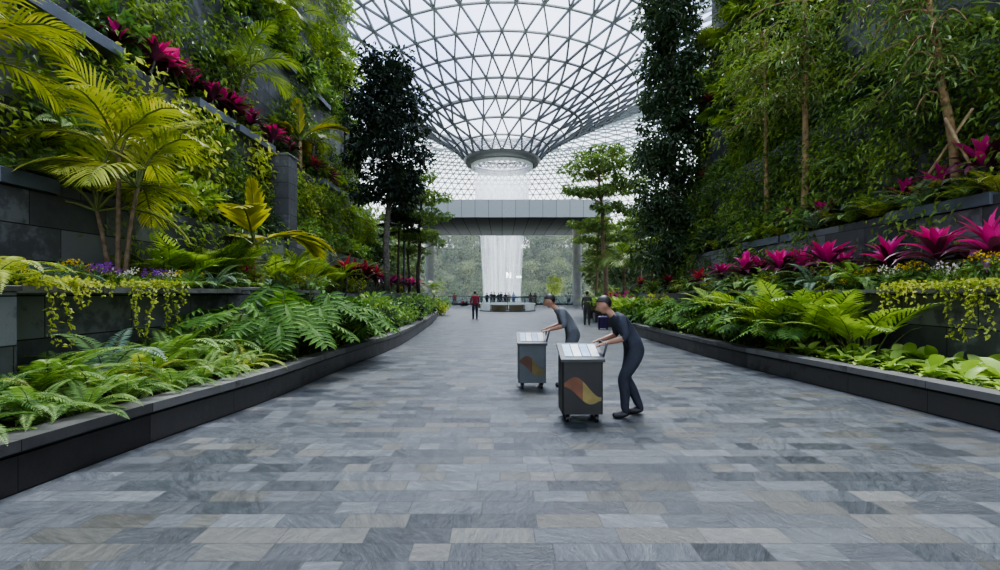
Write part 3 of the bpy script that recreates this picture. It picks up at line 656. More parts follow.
label_row('ls', 'rounded leafy green shrub, {} along the far part of the left kerb bed', 'shrub', 'shrubs in the far left bed')
label_row('ls_f', 'bluish green fern among shrubs, {} along the far part of the left kerb bed', 'fern', 'ferns in the far left bed')
# left upper bed, z = 1.6 ---------------------------------------------------------
ZB = 1.6
big = make_palm([((0, 0), 2.25, (.02, .03)), ((.07, -.06), 1.75, (.14, -.10)), ((-.08, .08), 1.35, (-.12, .18))], 1.85, PF['palm_gold'], 'feather_palm', 3, 'bark', .036, nf=8)
d = along(118, -6.35); tag(spawn(big, (-6.35, d, ZB), 1.0), 'large yellow-green feather palm with three bare stems above the left wall', 'palm')
gp = make_palm([((0, 0), .75, (.03, 0))], 1.35, GF, 'golden_palm', 5, 'bark_tan', .05, nf=6)
d = along(252, -6.3); tag(spawn(gp, (-6.3, d, ZB), .4, 1.6), 'golden palm with broad pleated leaves and one upright spear on the low left bed', 'palm')
gp2 = spawn(gp, (-7.95, along(300, -7.95), 6.4), 2.0, 1.55); tag(gp2, 'golden palm with broad pleated leaves on the high left ledge beside pink plants', 'palm')
far_palm = make_palm([((0, 0), 1.3, (.1, .05))], 1.9, PF['palm_gold'], 'feather_palm', 8, 'bark_tan', .06, nf=11)
tag(spawn(far_palm, (-7.35, 6.2, 3.3), 0), 'yellow-green feather palm arching into the top left corner', 'palm')
fb = make_fern('fern_yellow', 15, 9); spawn(fb, (-5.45, 5.0, 1.62), 0, .95); tag(fb, 'large pale green fern arching over the left wall at the picture edge', 'fern')
for k, (px, X, s) in enumerate(((60, -5.9, .6), (190, -5.75, .75), (215, -5.7, .8), (238, -5.75, .85), (262, -5.9, .9), (285, -5.8, .9), (305, -5.8, .9), (322, -5.8, .8), (150, -6.6, .6))):
    put('lbf', spawn(ferns[3 if k % 2 == 0 else 1], (X, along(px, X), ZB+.06), U(0, 6), s))
label_row('lbf', 'fern hanging over the top of the left low wall, {} from the near end', 'fern', 'ferns on top of the left low wall')
fl = {'yellow': make_flowers('yellow', 1, 'yellow_flowers'), 'violet': make_flowers('violet', 2, 'violet_flowers'), 'white': make_flowers('white', 3, 'white_flowers')}
for c, px, X, z in (('yellow', 78, -6.0, .12), ('violet', 92, -5.95, 0), ('violet', 107, -5.95, .05), ('white', 124, -5.85, 0), ('violet', 152, -5.9, 0.02), ('white', 163, -5.8, 0), ('yellow', 172, -5.95, .05), ('yellow', 195, -6.1, .1), ('violet', 222, -5.9, 0), ('yellow', 8, -6.0, .05), ('violet', 385, -5.8, 0.05), ('yellow', 402, -5.8, 0.05)):
    o = spawn(fl[c], (X, along(px, X), ZB+z), U(0, 6), 1.0); put('lfl_'+c, o)
for c, n in (('yellow', 'yellow'), ('violet', 'purple'), ('white', 'white')):
    label_row('lfl_'+c, 'small clump of %s flowers on the left wall bed, {} from the near end' % n, 'flowers', n + ' flowers on the left bed')
cover = [make_shrub('cover', 11, 360, .09, .05, 'low_leafy_plant'), make_shrub('vine_bright', 12, 360, .08, .05, 'low_leafy_plant')]
for k, px in enumerate((15, 45, 75, 100, 135, 150, 180, 205, 228, 245, 270, 290, 310, 330, 345, 355)):
    X = -6.1 - .5*(k % 3 == 1); put('lcv', spawn(cover[k % 2], (X, along(px, X), ZB-.05), U(0, 6), U(.5, .75) if px < 240 else U(.8, 1.2)))
label_row('lcv', 'low leafy plant on the bed above the left low wall, {} from the near end', 'plant', 'low plants on the left bed')
tv = [make_trailer(1), make_trailer(2, .7, .5), make_trailer(3, .45, .9)]
for k, (px, s) in enumerate(((62, 1), (88, .8), (140, .9), (172, 1))):
    d = along(px, -5.3); put('ltv', spawn(tv[k % 3], (-5.3, d, 1.66), 0, s))
label_row('ltv', 'yellow-green vine trailing down the left low stone wall, {} from the near end', 'vine', 'vines trailing on the left wall')
cord = [make_cordyline('pink', 'purple', 1), make_cordyline('pink', 'purple', 2, 22), make_cordyline('red', 'purple', 3, 24), make_cordyline('pink', 'wine', 4, 24), make_cordyline('red', 'wine', 5, 24, 'cordyline')]
d = along(246, -6.2); tag(spawn(cord[0], (-6.2, d, ZB), 1, .95), 'single magenta cordyline beside the golden palm on the low left bed', 'cordyline')
for k, (px, X) in enumerate(((384, -5.9), (392, -5.8), (399, -5.85), (406, -5.8), (413, -5.85), (418, -5.8))):
    put('lco_far', spawn(cord[k % 2], (X, along(px, X), ZB+.1), U(0, 6), 1.25))
label_row('lco_far', 'bright magenta cordyline at the far end of the left bed, {} from the near side', 'cordyline', 'magenta cordylines far left')
for k, (px, X) in enumerate(((346, -5.95), (356, -6.2), (366, -5.9), (376, -6.3))):
    put('lco_dark', spawn(cord[4], (X, along(px, X), ZB+.1), U(0, 6), 1.7))
label_row('lco_dark', 'dark wine-red broad-leaved plant under the tall dark tree, {} from the near side', 'cordyline', 'dark red plants left')
ar = [make_areca(1), make_areca(2), make_areca(3, 'palm')]
for k, (px, X, s, z) in enumerate(((172, -6.5, 1.25, ZB), (190, -6.6, 1.5, ZB), (212, -6.5, 1.45, ZB), (228, -6.7, 1.6, ZB), (275, -6.6, 1.5, ZB), (305, -6.7, 1.7, ZB), (330, -6.4, 1.7, ZB), (350, -6.7, 1.8, ZB), (146, -6.7, .9, ZB))):
    put('lar', spawn(ar[k % 3], (X, along(px, X), z), U(0, 6), s))
label_row('lar', 'fresh green clumping palm on the left wall bed, {} from the near end', 'palm', 'clump palms on the left bed')
# left second tier, z = 3.3
flat_ferns = [make_flat_fern('fern', 14, 1), make_flat_fern('fern_blue', 13, 2), make_flat_fern('fern_yellow', 14, 3)]
k = 0
for px in (5, 25, 45, 65, 90, 125, 150, 175, 200, 225, 262, 280, 305, 320, 335):
    X = -7.25; put('l2', spawn(flat_ferns[k % 3], (X, along(px, X), 3.28), U(0, 6), U(.55, .9))); k += 1
label_row('l2', 'small fern on the second step of the left green wall, {} from the near end', 'fern', 'ferns on the second left step')
# left ledges
def ledge(x0, x1, y0, y1, z, label, group):
    r = link('wall_ledge', None, loc=((x0+x1)/2, (y0+y1)/2, z)); a, c = abs(x1-x0)/2, abs(y1-y0)/2
    MB().bbox(-a, a, -c, c, -.22, .0, .008).obj('trough', M['ledge'], r)
    MB().box(-a+.03, a-.03, -c+.03, c-.03, .0, .012).obj('soil_fill', M['soil'], r)
    put(group, r); return r
for p0, p1, X, z in ((0, 61, -6.9, 3.36),):
    tag(ledge(X-.35, X, along(p0, X), along(p1, X), z, '', 'll0'), 'blue-grey metal planting ledge low on the left wall at the picture edge', 'ledge')
for p0, p1 in ((25, 125), (200, 236), (240, 276), (325, 340), (343, 353)):
    ledge(-8.05, -7.5, along(p0, -7.5), along(p1, -7.5), 6.46, '', 'll1')
label_row('ll1', 'blue-grey metal ledge with pink plants high on the left wall, {} from the near end', 'ledge', 'ledges on the left wall')
for p0, p1 in ((242, 260), (276, 292), (314, 327)):
    ledge(-8.75, -8.2, along(p0, -8.4), along(p1, -8.4), 10.56, '', 'll2')
label_row('ll2', 'blue-grey metal ledge in the upper row of the left wall, {} from the near end', 'ledge', 'upper ledges on the left wall')
tag(ledge(-9.35, -9.05, along(305, -9.2), along(319, -9.2), 14.2, '', 'll3'), 'blue-grey metal ledge topmost on the left wall below the palm fronds', 'ledge')
for k, (px, s) in enumerate(((118, .9), (145, 1.2), (158, 1.0), (176, 1.25), (192, 1.1), (207, 1.2), (218, 1.15), (232, 1.3), (246, 1.1), (268, 1.25), (289, 1.2), (316, 1.3), (326, 1.3))):
    X = -7.9; put('lco', spawn(cord[(3, 1, 3, 0)[k % 4] if px < 300 else 2], (X+.12, along(px, X), 6.45), U(0, 6), s*1.0, (0, .25)))
label_row('lco', 'pink and dark purple cordyline along the high left ledge, {} from the near end', 'cordyline', 'cordylines on the left ledge')
hp = [make_palm([((0, 0), 1.5, (.1, .05))], 1.7, PF['palm'], 'feather_palm', 11, 'bark_grey', .055, nf=8), make_palm([((0, 0), 2.6, (.05, 0))], 1.7, PF['palm'], 'feather_palm', 12, 'bark_grey', .05, nf=9)]
for (px, X, z, pi_, s, lab) in ((238, -8.1, 6.4, 0, 1.2, 'green feather palm with forked stem above the pink plants on the left wall'), (272, -8.75, 10.5, 0, 1.0, 'feather palm with short pale trunk on the upper left ledge'),
                              (298, -8.8, 10.5, 1, 1.15, 'tall thin-trunked palm near the top of the left wall'), (205, -8.7, 10.5, 0, 1.1, 'palm whose fronds droop into view at the top left of the wall'), (332, -8.9, 10.5, 1, 1.2, 'palm at the far top end of the left green wall'), (312, -8.1, 6.4, 0, 1.0, 'dark green feather palm below the black lamp post on the left wall')):
    tag(spawn(hp[pi_], (X, along(px, X), z), U(0, 6), s), lab, 'palm')
# right kerb bed ------------------------------------------------------------------
cal = [make_calathea(13, 1), make_calathea(12, 2), make_calathea(14, 3)]
k = 0
for yy in np.arange(4.4, 9.6, .47):
    xk = kerb_x(RK, yy)
    for row, dx in enumerate((.55, 1.0, 1.45)):
        if row == 2 and yy > 8.5: continue
        put('rc%d' % row, spawn(cal[k % 3], (xk+dx+U(-.08, .08), yy+U(-.1, .1), ZK), U(0, 6), (.72, .9, 1.0)[row]*U(.85, 1.15))); k += 1
for row, txt in enumerate(('front row', 'middle row', 'back row')):
    label_row('rc%d' % row, 'light green broad-leaved plant, {} from near end of right kerb bed, %s' % txt, 'plant', 'broad-leaved plants in the right bed')
for k, (dx, yy, s) in enumerate(((1.25, 8.7, 1.6), (.95, 9.5, 1.35), (1.45, 9.8, 1.95), (.9, 10.4, 1.4), (1.5, 10.9, 1.9), (1.6, 12.2, 1.9), (1.6, 13.6, 1.8))):
    put('rar', spawn(ar[(0, 1, 0, 2, 1)[k % 5]], (kerb_x(RK, yy)+dx, yy, ZK), U(0, 6), s))
label_row('rar', 'bushy clumping palm with narrow leaves in the right kerb bed, {} from the near end', 'palm', 'clump palms in the right bed')
k = 0
for yy in np.arange(9.3, 18.2, .82):
    xk = kerb_x(RK, yy)
    for dx, s in ((.55, 1.0), (1.2, 1.4), (1.8, 1.75)):
        if dx > 1.6 and yy > 16.5 or yy < 10.6 and dx > .6: continue
        if k % 6 == 4: put('rkf', spawn(ferns[(0, 3)[k % 2]], (xk+dx, yy+U(-.2, .2), ZK), U(0, 6), s*.8))
        elif k % 6 == 5: put('rks', spawn(shr[0], (xk+dx, yy+U(-.2, .2), ZK), U(0, 6), s))
        else: put('rkp', spawn(philos[k % 2], (xk+dx, yy+U(-.2, .2), ZK), U(0, 6), s*U(.85, 1.1)))
        k += 1
label_row('rkp', 'split-leaf philodendron in the right kerb bed, {} from the near end', 'philodendron', 'philodendrons in the right bed')
label_row('rkf', 'fern among split-leaf plants in the right kerb bed, {} from the near end', 'fern', 'ferns in the right bed')
label_row('rks', 'small-leaved shrub among split-leaf plants in the right kerb bed, {} from the near end', 'shrub', 'shrubs in the right bed')
# right upper bed, z = 1.6
for k, (px, X, s) in enumerate(((700, 7.7, 1.3), (722, 7.8, 1.35), (745, 7.7, 1.5), (760, 8.1, 1.4), (780, 7.7, 1.55), (803, 8.0, 1.4), (826, 7.7, 1.6), (842, 8.2, 1.2), (888, 7.75, 1.3), (937, 7.8, 1.55), (992, 7.9, 1.5), (668, 7.7, 1.2), (640, 7.6, 1.2))):
    put('rco', spawn(cord[(0, 1, 0, 3, 1)[k % 5]] if px > 705 else cord[4 if k % 2 else 2], (X, along(px, X), 1.6 + (.15 if px > 720 else 0)), U(0, 6), s))
label_row('rco', 'large magenta and purple cordyline on the right low wall bed, {} from the near end', 'cordyline', 'cordylines on the right bed')
for c, px, X, z in (('yellow', 868, 7.6, .15), ('yellow', 912, 7.5, .2), ('yellow', 985, 7.5, .25), ('yellow', 955, 8.0, .2), ('white', 893, 7.4, .1), ('white', 947, 7.4, .08), ('yellow', 850, 7.5, .0), ('yellow', 772, 7.45, .1)):
    put('rfl_'+c, spawn(fl[c], (X, along(px, X), 1.6+z), U(0, 6), 1.1))
for c in ('yellow', 'white'): label_row('rfl_'+c, 'small clump of %s flowers on the right low wall, {} from the near end' % c, 'flowers', c + ' flowers on the right bed')
for k, (px, s) in enumerate(((893, .9), (918, 1.0), (962, 1.0), (990, 1.0))):
    put('rtv', spawn(tv[k % 3], (6.97, along(px, 6.97), 1.66), PI, s))
label_row('rtv', 'yellow-green vine trailing down the right low stone wall, {} from the near end', 'vine', 'vines trailing on the right wall')
for k, px in enumerate((655, 680, 700, 715, 735, 752, 770, 790, 812, 835, 860, 885, 905, 930, 960, 990)):
    X = 8.1 if k % 3 else 7.65; put('rcv', spawn(cover[k % 2], (X, along(px, X), 1.55), U(0, 6), U(.6, .9) if px > 860 else U(.9, 1.2)))
label_row('rcv', 'low leafy plant on the bed above the right low wall, {} from the near end', 'plant', 'low plants on the right bed')
for k, px in enumerate((610, 625, 640, 655, 672, 690, 706, 718, 730, 744, 758, 775, 795, 815, 840, 860)):
    X = 8.1 - .6*(k % 2); put('rbf', spawn(ferns[(0, 3, 1)[k % 3]], (X, along(px, X), 1.6), U(0, 6), 1.2))
label_row('rbf', 'fern on the far part of the right low wall bed, {} from the near end', 'fern', 'ferns on the right wall bed')
# right second tier, z = 3.3
for p0, p1 in ((739, 778), (780, 802), (885, 990)):
    ledge(8.45, 8.85, along(p1, 8.45), along(p0, 8.45), 3.36, '', 'rl1')
label_row('rl1', 'dark metal planting ledge low on the right wall, {} from the near end', 'ledge', 'low ledges on the right wall')
for p0, p1, X, z in ((711, 722, 10.6, 13.4), (713, 726, 9.9, 10.1)):
    tag(ledge(X-.05, X+.3, along(p1, X), along(p0, X), z, '', 'rl2'), 'pale metal ledge %s on the right wall' % ('topmost' if z > 12 else 'under the fan palms'), 'ledge')
for k, (px, s) in enumerate(((790, 1.25), (825, 1.2), (905, 1.0), (940, 1.15), (985, 1.6))):
    X = 8.85; put('rco2', spawn(cord[(0, 1, 3)[k % 3]], (X, along(px, X), 3.33), U(0, 6), s))
label_row('rco2', 'magenta cordyline on the second step of the right green wall, {} from the near end', 'cordyline', 'cordylines on the second right step')
k = 0
for px in (655, 672, 690, 700, 708, 716, 725, 736, 748, 756, 765, 780, 800, 815, 835, 850, 862, 876, 892, 915, 930, 960, 978, 1000):
    X = 8.62 if k % 2 else 8.95; put('r2', spawn(flat_ferns[k % 3], (X, along(px, X), 3.3), U(0, 6), U(.85, 1.25))); k += 1
label_row('r2', 'small fern on the second step of the right green wall, {} from the near end', 'fern', 'ferns on the second right step')
for px, X, z in ((710, 9.75, 10.1), (716, 9.6, 6.5), (705, 9.6, 6.5)):
    put('rre', spawn(cord[2], (X, along(px, X), z), U(0, 6), 1.3))
label_row('rre', 'red-leaved plant high on the right wall near the pale ledges, {} from the near end', 'cordyline', 'red plants on the right wall')
fanp = [make_palm([((0, 0), 1.3, (.1, 0))], 1.3, [FAN], 'fan_palm', 21, 'bark', .06, True, 11), make_palm([((0, 0), 2.4, (0, 0))], 1.35, [FAN], 'fan_palm', 22, 'bark', .06, True, 12)]
for k, (px, X, z, s) in enumerate(((712, 10.25, 10.5, 1.1), (700, 10.3, 10.5, 1.1), (742, 10.2, 10.5, 1.0), (752, 9.6, 6.5, 1.1), (735, 9.6, 6.5, 1.15), (768, 9.65, 6.5, 1.2), (790, 9.7, 6.5, 1.0))):
    put('rfp', spawn(fanp[(1, 0)[k % 2]], (X, along(px, X), z), U(0, 6), s))
label_row('rfp', 'green fan palm high on the right green wall, {} from the near end', 'palm', 'fan palms on the right wall')

# ------------------------------------------------------------------ climbing plants that cover the walls
def wall_cover(name, X, sgn, y0, y1, z0, z1, dens, label, seed, bare=-.1, mats=('vine',), L0=.15, thick=.35):
    """leafy mat on the wall plane X; sgn = direction from wall into the hall; thin where the noise is low"""
    b = MB(); n = int((y1-y0)*(z1-z0)*dens/9); r = np.random.default_rng(seed)
    P, D, Ls = [], [], []
    for _ in range(n):
        y, z = r.uniform(y0, y1), r.uniform(z0, z1)
        v = noise.noise(Vector((y*.45, z*.45, seed*3.7))) + .5*noise.noise(Vector((y*1.3, z*1.3, seed*7.1)))
        if v < bare: continue
        th = thick*min(1.3, .35 + (v-bare)*1.6); rad = r.uniform(.12, .3); k = 9
        c = np.array([X + sgn*r.uniform(.02, th), y, z]); o = r.normal(size=(k, 3))*rad*np.array([.4, 1, .8]); q = c+o; q[:, 0] = np.where((q[:, 0]-X)*sgn < .02, X+sgn*.03, q[:, 0])
        P.append(q); D.append(r.normal(size=(k, 3))*.5 + np.array([sgn*.55, 0, -.55])); Ls.append(r.uniform(.7, 1.35, k)*L0)
    if not P: return
    P, D, Ls = np.concatenate(P), np.concatenate(D), np.concatenate(Ls); scatter(b, P, D, Ls, Ls*.48)
    return tag(b.obj(name, M[mats[0]]), label, 'climbing plants', kind='stuff')
wall_cover('climbing_vine', -7.0, 1, 8.2, 28, 1.9, 3.35, 120, 'dark green creepers over the lowest step of the left green wall', 1, -.05, ('vine',), .12)
wall_cover('climbing_vine', -7.8, 1, 5, 28, 3.3, 6.05, 330, 'dense green creepers below the pink ledge of the left wall', 2, -.38, ('vine',), .13, .36)
wall_cover('climbing_vine', -8.5, 1, 7.5, 28, 6.5, 10.4, 200, 'green creepers above the pink ledge of the left wall', 3, -.08, ('vine',), .15, .55)
wall_cover('climbing_vine', -9.2, 1, 12, 28, 10.6, 20, 170, 'green creepers at the top of the left wall', 4, -.08, ('vine',), .18, .8)
wall_cover('climbing_vine', 8.5, -1, 7, 24, 1.8, 3.3, 120, 'dark green creepers over the lowest step of the right green wall', 5, -.1, ('vine',), .13)
wall_cover('climbing_vine', 9.3, -1, 6, 24, 3.3, 6.4, 360, 'dense green creepers above the second step of the right wall', 6, -.5, ('vine',), .13, .5)
wall_cover('climbing_vine', 10.0, -1, 8, 24, 6.6, 10.4, 240, 'green creepers with bare dark stone between on the right wall', 7, .08, ('vine',), .16, .55)
wall_cover('climbing_vine', 10.7, -1, 12, 24, 10.6, 20, 190, 'green creepers at the top of the right wall', 8, -.15, ('vine',), .19, .8)
wall_cover('yellow_creeper', -7.75, 1, 8, 20, 4.4, 6.4, 120, 'bright yellow-green creeper hanging under the left ledge', 9, .05, ('vine_bright',), .16, .6)
# ferns sprouting straight from the walls
R9 = random.Random(9)
wf_ = [make_flat_fern(k, 11, 40+i, 'wall_fern') for i, k in enumerate(('fern', 'fern_yellow', 'shrub'))]
for sgn, sl, faces, ym in ((1, 'left', ((-7.8, 3.6, 6.2, 6, 14), (-8.5, 6.8, 10.2, 9, 16), (-9.2, 10.8, 17, 15, 10)), 27.5), (-1, 'right', ((9.3, 3.6, 6.3, 7, 14), (10.0, 6.8, 10.2, 9.5, 16), (10.7, 10.8, 17, 15, 10)), 23.6)):
    for X, z0, z1, y0, n in faces:
        for k in range(n):
            yy = y0+(ym-y0)*(k+R9.random())/n; o = spawn(wf_[R9.choice((0, 0, 1, 2))], (X+sgn*.06, yy, R9.uniform(z0, z1)), 0, R9.uniform(.6, 1.0)*(1 if z0 < 10 else 1.3), (R9.uniform(-.4, .4), sgn*R9.uniform(.5, 1.0))); put('wf'+sl, o)
    label_row('wf'+sl, 'feathery fern sprouting straight from the %s green wall, {} from the near end' % sl, 'fern', 'ferns sprouting from the %s wall' % sl)
# bushes growing out of the walls
bush = [make_shrub('vine', 21, 460, .16, .07, 'wall_bush'), make_shrub('shrub', 22, 430, .17, .07, 'wall_bush'), make_shrub('ivy_dark', 23, 460, .17, .08, 'wall_bush')]
R5 = random.Random(5)
for lev, (X0, z, y0, y1, n) in enumerate(((-8.3, 6.4, 9, 27.5, 13), (-8.85, 10.5, 13, 27.5, 16), (-7.4, 3.3, 8, 27.5, 16))):
    for k in range(n):
        yy = y0 + (y1-y0)*(k+R5.uniform(.1, .9))/n
        put('lb%d' % lev, spawn(bush[R5.choice((0, 0, 1, 2))], (X0, yy, z-.03), R5.uniform(0, 6), R5.uniform(.9, 1.5)*(1.25 if lev == 1 else 1)))
    label_row('lb%d' % lev, 'leafy bush on the %s step of the left green wall, {} from near end' % ('third', 'top', 'second')[lev], 'bush', 'bushes on the left wall')
for lev, (X0, z, y0, y1, n) in enumerate(((9.65, 6.5, 9, 23.5, 16), (10.35, 10.5, 14, 23.5, 14), (8.95, 3.3, 13, 23.5, 9))):
    for k in range(n):
        yy = y0 + (y1-y0)*(k+R5.uniform(.1, .9))/n
        put('rb%d' % lev, spawn(bush[R5.choice((0, 0, 1, 2))], (X0, yy, z-.03), R5.uniform(0, 6), R5.uniform(.9, 1.5)*(1.3 if lev == 1 else 1)))
    label_row('rb%d' % lev, 'leafy bush on the %s step of the right green wall, {} from near end' % ('third', 'top', 'second')[lev], 'bush', 'bushes on the right wall')
# low ground cover on the kerb soil
def soil_cover(name, line, s, w0, y0, y1, dens, label, mat='cover'):
    b = MB(); n = int((y1-y0)*w0*dens); yy = rng.uniform(y0, y1, n); xk = np.array([kerb_x(line, v) for v in yy]); P = np.stack([xk + s*rng.uniform(.33, .33+w0, n), yy, np.full(n, ZK) + rng.uniform(0, .12, n)], 1)
    P[:, 0] = np.clip(P[:, 0], -5.5, 7.1)
    scatter(b, P, rng.normal(size=(n, 3)) + np.array([0, 0, .4]), .085*rng.uniform(.6, 1.3, n), .04); return tag(b.obj(name, M[mat]), label, 'ground cover', kind='stuff')
soil_cover('ground_cover', LK, -1, 1.9, 2.2, 32, 95, 'low green ground cover on the soil of the left kerb bed')
soil_cover('ground_cover', RK, 1, 1.7, 3.2, 18, 110, 'low green ground cover on the soil of the right kerb bed')

# ------------------------------------------------------------------ trees in the hall
R6 = random.Random(11)
def cone_clumps(n, z0, z1, rfun, rad, R=R6):
    out = []
    for i in range(n):
        u = (i+R.random())/n; z = z0+(z1-z0)*u; r = rfun(u)*math.sqrt(R.random()); a = R.uniform(0, 2*PI); out.append((r*math.cos(a), r*math.sin(a), z, rad*R.uniform(.7, 1.25)))
    return out
def layer_clumps(layers, R=R6):
    out = []
    for z, r, n, rad in layers:
        for i in range(n):
            a = i*2.399; q = r*math.sqrt((i+.5)/n); out.append((q*math.cos(a), q*math.sin(a), z+R.uniform(-.18, .18)-.05*q, rad*R.uniform(.8, 1.2)))
    return out
d = 22.0
dt = make_tree('dark_tree', 10.5, .16, cone_clumps(120, 4.2, 11.0, lambda u: 1.85*math.sin(PI*(.2+.68*u))**.8 if u < .85 else 1.0, .55), ('bark_grey', 'tree_dark'), (.22, .11), 120, (.35, 0), .8, .35, 1, 3)
spawn(dt, (side(386, d), d, 1.6)); tag(dt, 'tall dark-leaved tree standing above the left bed against the glass roof', 'tree')
lt = make_tree('layered_tree', 6.2, .11, layer_clumps(((3.0, 1.2, 9, .4), (4.2, 1.7, 16, .42), (5.3, 1.6, 15, .42), (6.3, 1.0, 8, .4))), ('bark_dark', 'tree_mid'), (.2, .085), 110, (.2, 0), .35, .15, 2)
d = 28.0; tag(spawn(lt, (side(418, d), d, 1.6), 0, 1.1), 'light green layered tree behind the tall dark tree on the left', 'tree')
d = 31.0; tag(spawn(lt, (side(409, d), d, 1.6), 2.2, .95), 'slimmer light green tree, farthest of the left bed trees', 'tree')
ut = make_tree('umbrella_tree', 8.2, .17, [(x+ox, y+oy, z, r) for ox, oy, L_ in ((.9, .2, ((4.6, .8, 5, .38),)), (-1.1, .3, ((5.3, .9, 6, .38),)), (.2, -.3, ((6.2, 1.2, 9, .4),)), (-.9, 0, ((7.2, 1.5, 13, .42),)), (1.0, .2, ((7.6, 1.4, 12, .42),)), (-.5, 0, ((8.5, 2.0, 20, .42),)), (-.3, .1, ((9.3, 1.4, 11, .4),))) for x, y, z, r in layer_clumps(L_)], ('bark', 'tree_mid'), (.22, .09), 110, (-.45, 0), .32, .1, 3)
d = 30.0; tag(spawn(ut, (side(607, d), d, 0.0), 0, 1.13), 'umbrella-shaped tree with flat spreading layers right of the bridge', 'tree')
d = 33.0; tag(spawn(ut, (side(596, d), d, 0.0), 2.0, .72), 'smaller flat-layered tree beside the right bridge column', 'tree')
d = 34.0; tag(spawn(ut, (side(640, d), d, 0.0), 4.0, .8), 'flat-layered tree half hidden behind the dark ivy tree on the right', 'tree')
vt = make_tree('ivy_clad_tree', 17.5, .22, cone_clumps(210, .8, 18.3, lambda u: 1.55+.25*math.sin(u*9), .62), ('bark_dark', 'ivy_dark'), (.23, .12), 120, (.1, 0), .9, .4, 4, 4)
d = 23.2; tag(spawn(vt, (side(672, d), d, 1.6)), 'very tall dark tree clad in ivy at the end of the right wall', 'tree')
def spray_tree(name, h, r0, pts, mat, lean, seed, bark, L0=.22, W0=.05, per=26):
    r = root_of(name); tk, bb, cr = MB(), MB(), MB(); K = 9
    P = np.array([(lean[0]*(k/K), lean[1]*(k/K)+.03*math.sin(k*2), h*k/K) for k in range(K+1)]); tk.tube(P, np.linspace(r0, r0*.55, K+1), 10)
    for (x, y, z) in pts:
        zz = max(h*.3, min(h*.97, z+.35)); k = zz/h*K; s = P[min(K-1, int(k))]; s = s+(P[min(K, int(k)+1)]-s)*(k-int(k)); Bp = np.array(branch_path(s, (x, y, z), .35, 7)); bb.tube(Bp, np.linspace(.03, .006, 8), 5)
        for q in Bp[3:]:
            Pq = q + rng.normal(size=(per//3+4, 3))*np.array([.2, .2, .12]); D = rng.normal(size=Pq.shape)*.55 + (np.array((x, y, 0))-np.array((lean[0], lean[1], 0)))*.35 - np.array([0, 0, .3]); scatter(cr, Pq, D, L0*rng.uniform(.6, 1.3, len(Pq)), W0*rng.uniform(.7, 1.3, len(Pq)))
    tk.obj('trunk', M[bark], r, True); bb.obj('branches', M[bark], r, True); cr.obj('crown', M[mat], r); return r
R7 = random.Random(4)
pts = [(R7.uniform(-1.7, .2), R7.uniform(-1.7, 1.7), R7.uniform(3.4, 8.8)) for _ in range(48)]
t1 = spray_tree('slender_tree', 8.6, .10, pts, 'tree_mid', (.1, .1), 1, 'bark_tan'); d = along(805, 8.75); tag(spawn(t1, (8.75, d, 3.3)), 'slender tan-trunked tree rising from the right step beside a pink plant', 'tree')
pts = [(R7.uniform(-1.3, .1), R7.uniform(-1.2, 1.5), R7.uniform(3.6, 7)) for _ in range(26)]
t1b = spray_tree('slender_tree', 7.2, .08, pts, 'tree_mid', (.0, .1), 5, 'bark_tan'); d = along(780, 9.0); tag(spawn(t1b, (8.9, d+.6, 3.3)), 'thin pale-trunked tree just behind the slender tan one on the right', 'tree')
pts = [(R7.uniform(-1.5, .2), R7.uniform(-.9, 2.2), R7.uniform(1.6, 5.4)) for _ in range(52)]
t2 = spray_tree('slender_tree', 5.6, .085, pts, 'tree_mid', (-.65, .25), 2, 'bark_tan', .2, .045, 24); d = along(962, 8.9); tag(spawn(t2, (8.9, d, 3.3)), 'leaning tan-trunked tree propped with wooden stakes at the right edge', 'tree')
def stake(p0, p1, label):
    p0, p1 = np.array(p0), np.array(p1); o = link('support_stake', MB().tube([p0*0, (p1-p0)*.5, p1-p0], [.028, .026, .024], 8).mesh('support_stake', [M['stake']], True), loc=tuple(p0)); tag(o, label, 'stake', 'wooden stakes at the leaning tree')
stake((8.75, 10.3, 3.32), (side(973, 8.75), 8.75, height(108, 8.75)), 'long wooden stake slanting up to the right across the leaning tree trunk')
stake((8.85, 8.55, 3.32), (side(945, 9.0), 9.0, height(118, 9.0)), 'short thick wooden stake slanting down right beside the leaning tree trunk')
dfan = make_palm([((0, 0), 3.4, (.05, 0))], 1.5, [FAN_D], 'fan_palm', 31, 'bark_dark', .06, True, 12); d = 26.0
tag(spawn(dfan, (side(398, d), d, 1.6)), 'dark fan palm behind the bed at the foot of the dark left tree', 'palm')
rp = make_palm([((0, 0), 3.0, (0, 0))], 2.0, PF['palm'], 'feather_palm', 32, 'bark', .08, nf=13); d = 27.0
tag(spawn(rp, (side(624, d), d, .0), 0, 1.12), 'feather palm with a straight trunk beside the umbrella tree on the right', 'palm')
d = 25; tag(spawn(rp, (side(652, d), d, 1.6), 1.0, .75), 'short feather palm at the foot of the ivy-clad tree', 'palm')
d = 27; tag(spawn(rp, (side(434, 33), 33, 0), 2.0, .6), 'small palm arching beside the left bridge column', 'palm')
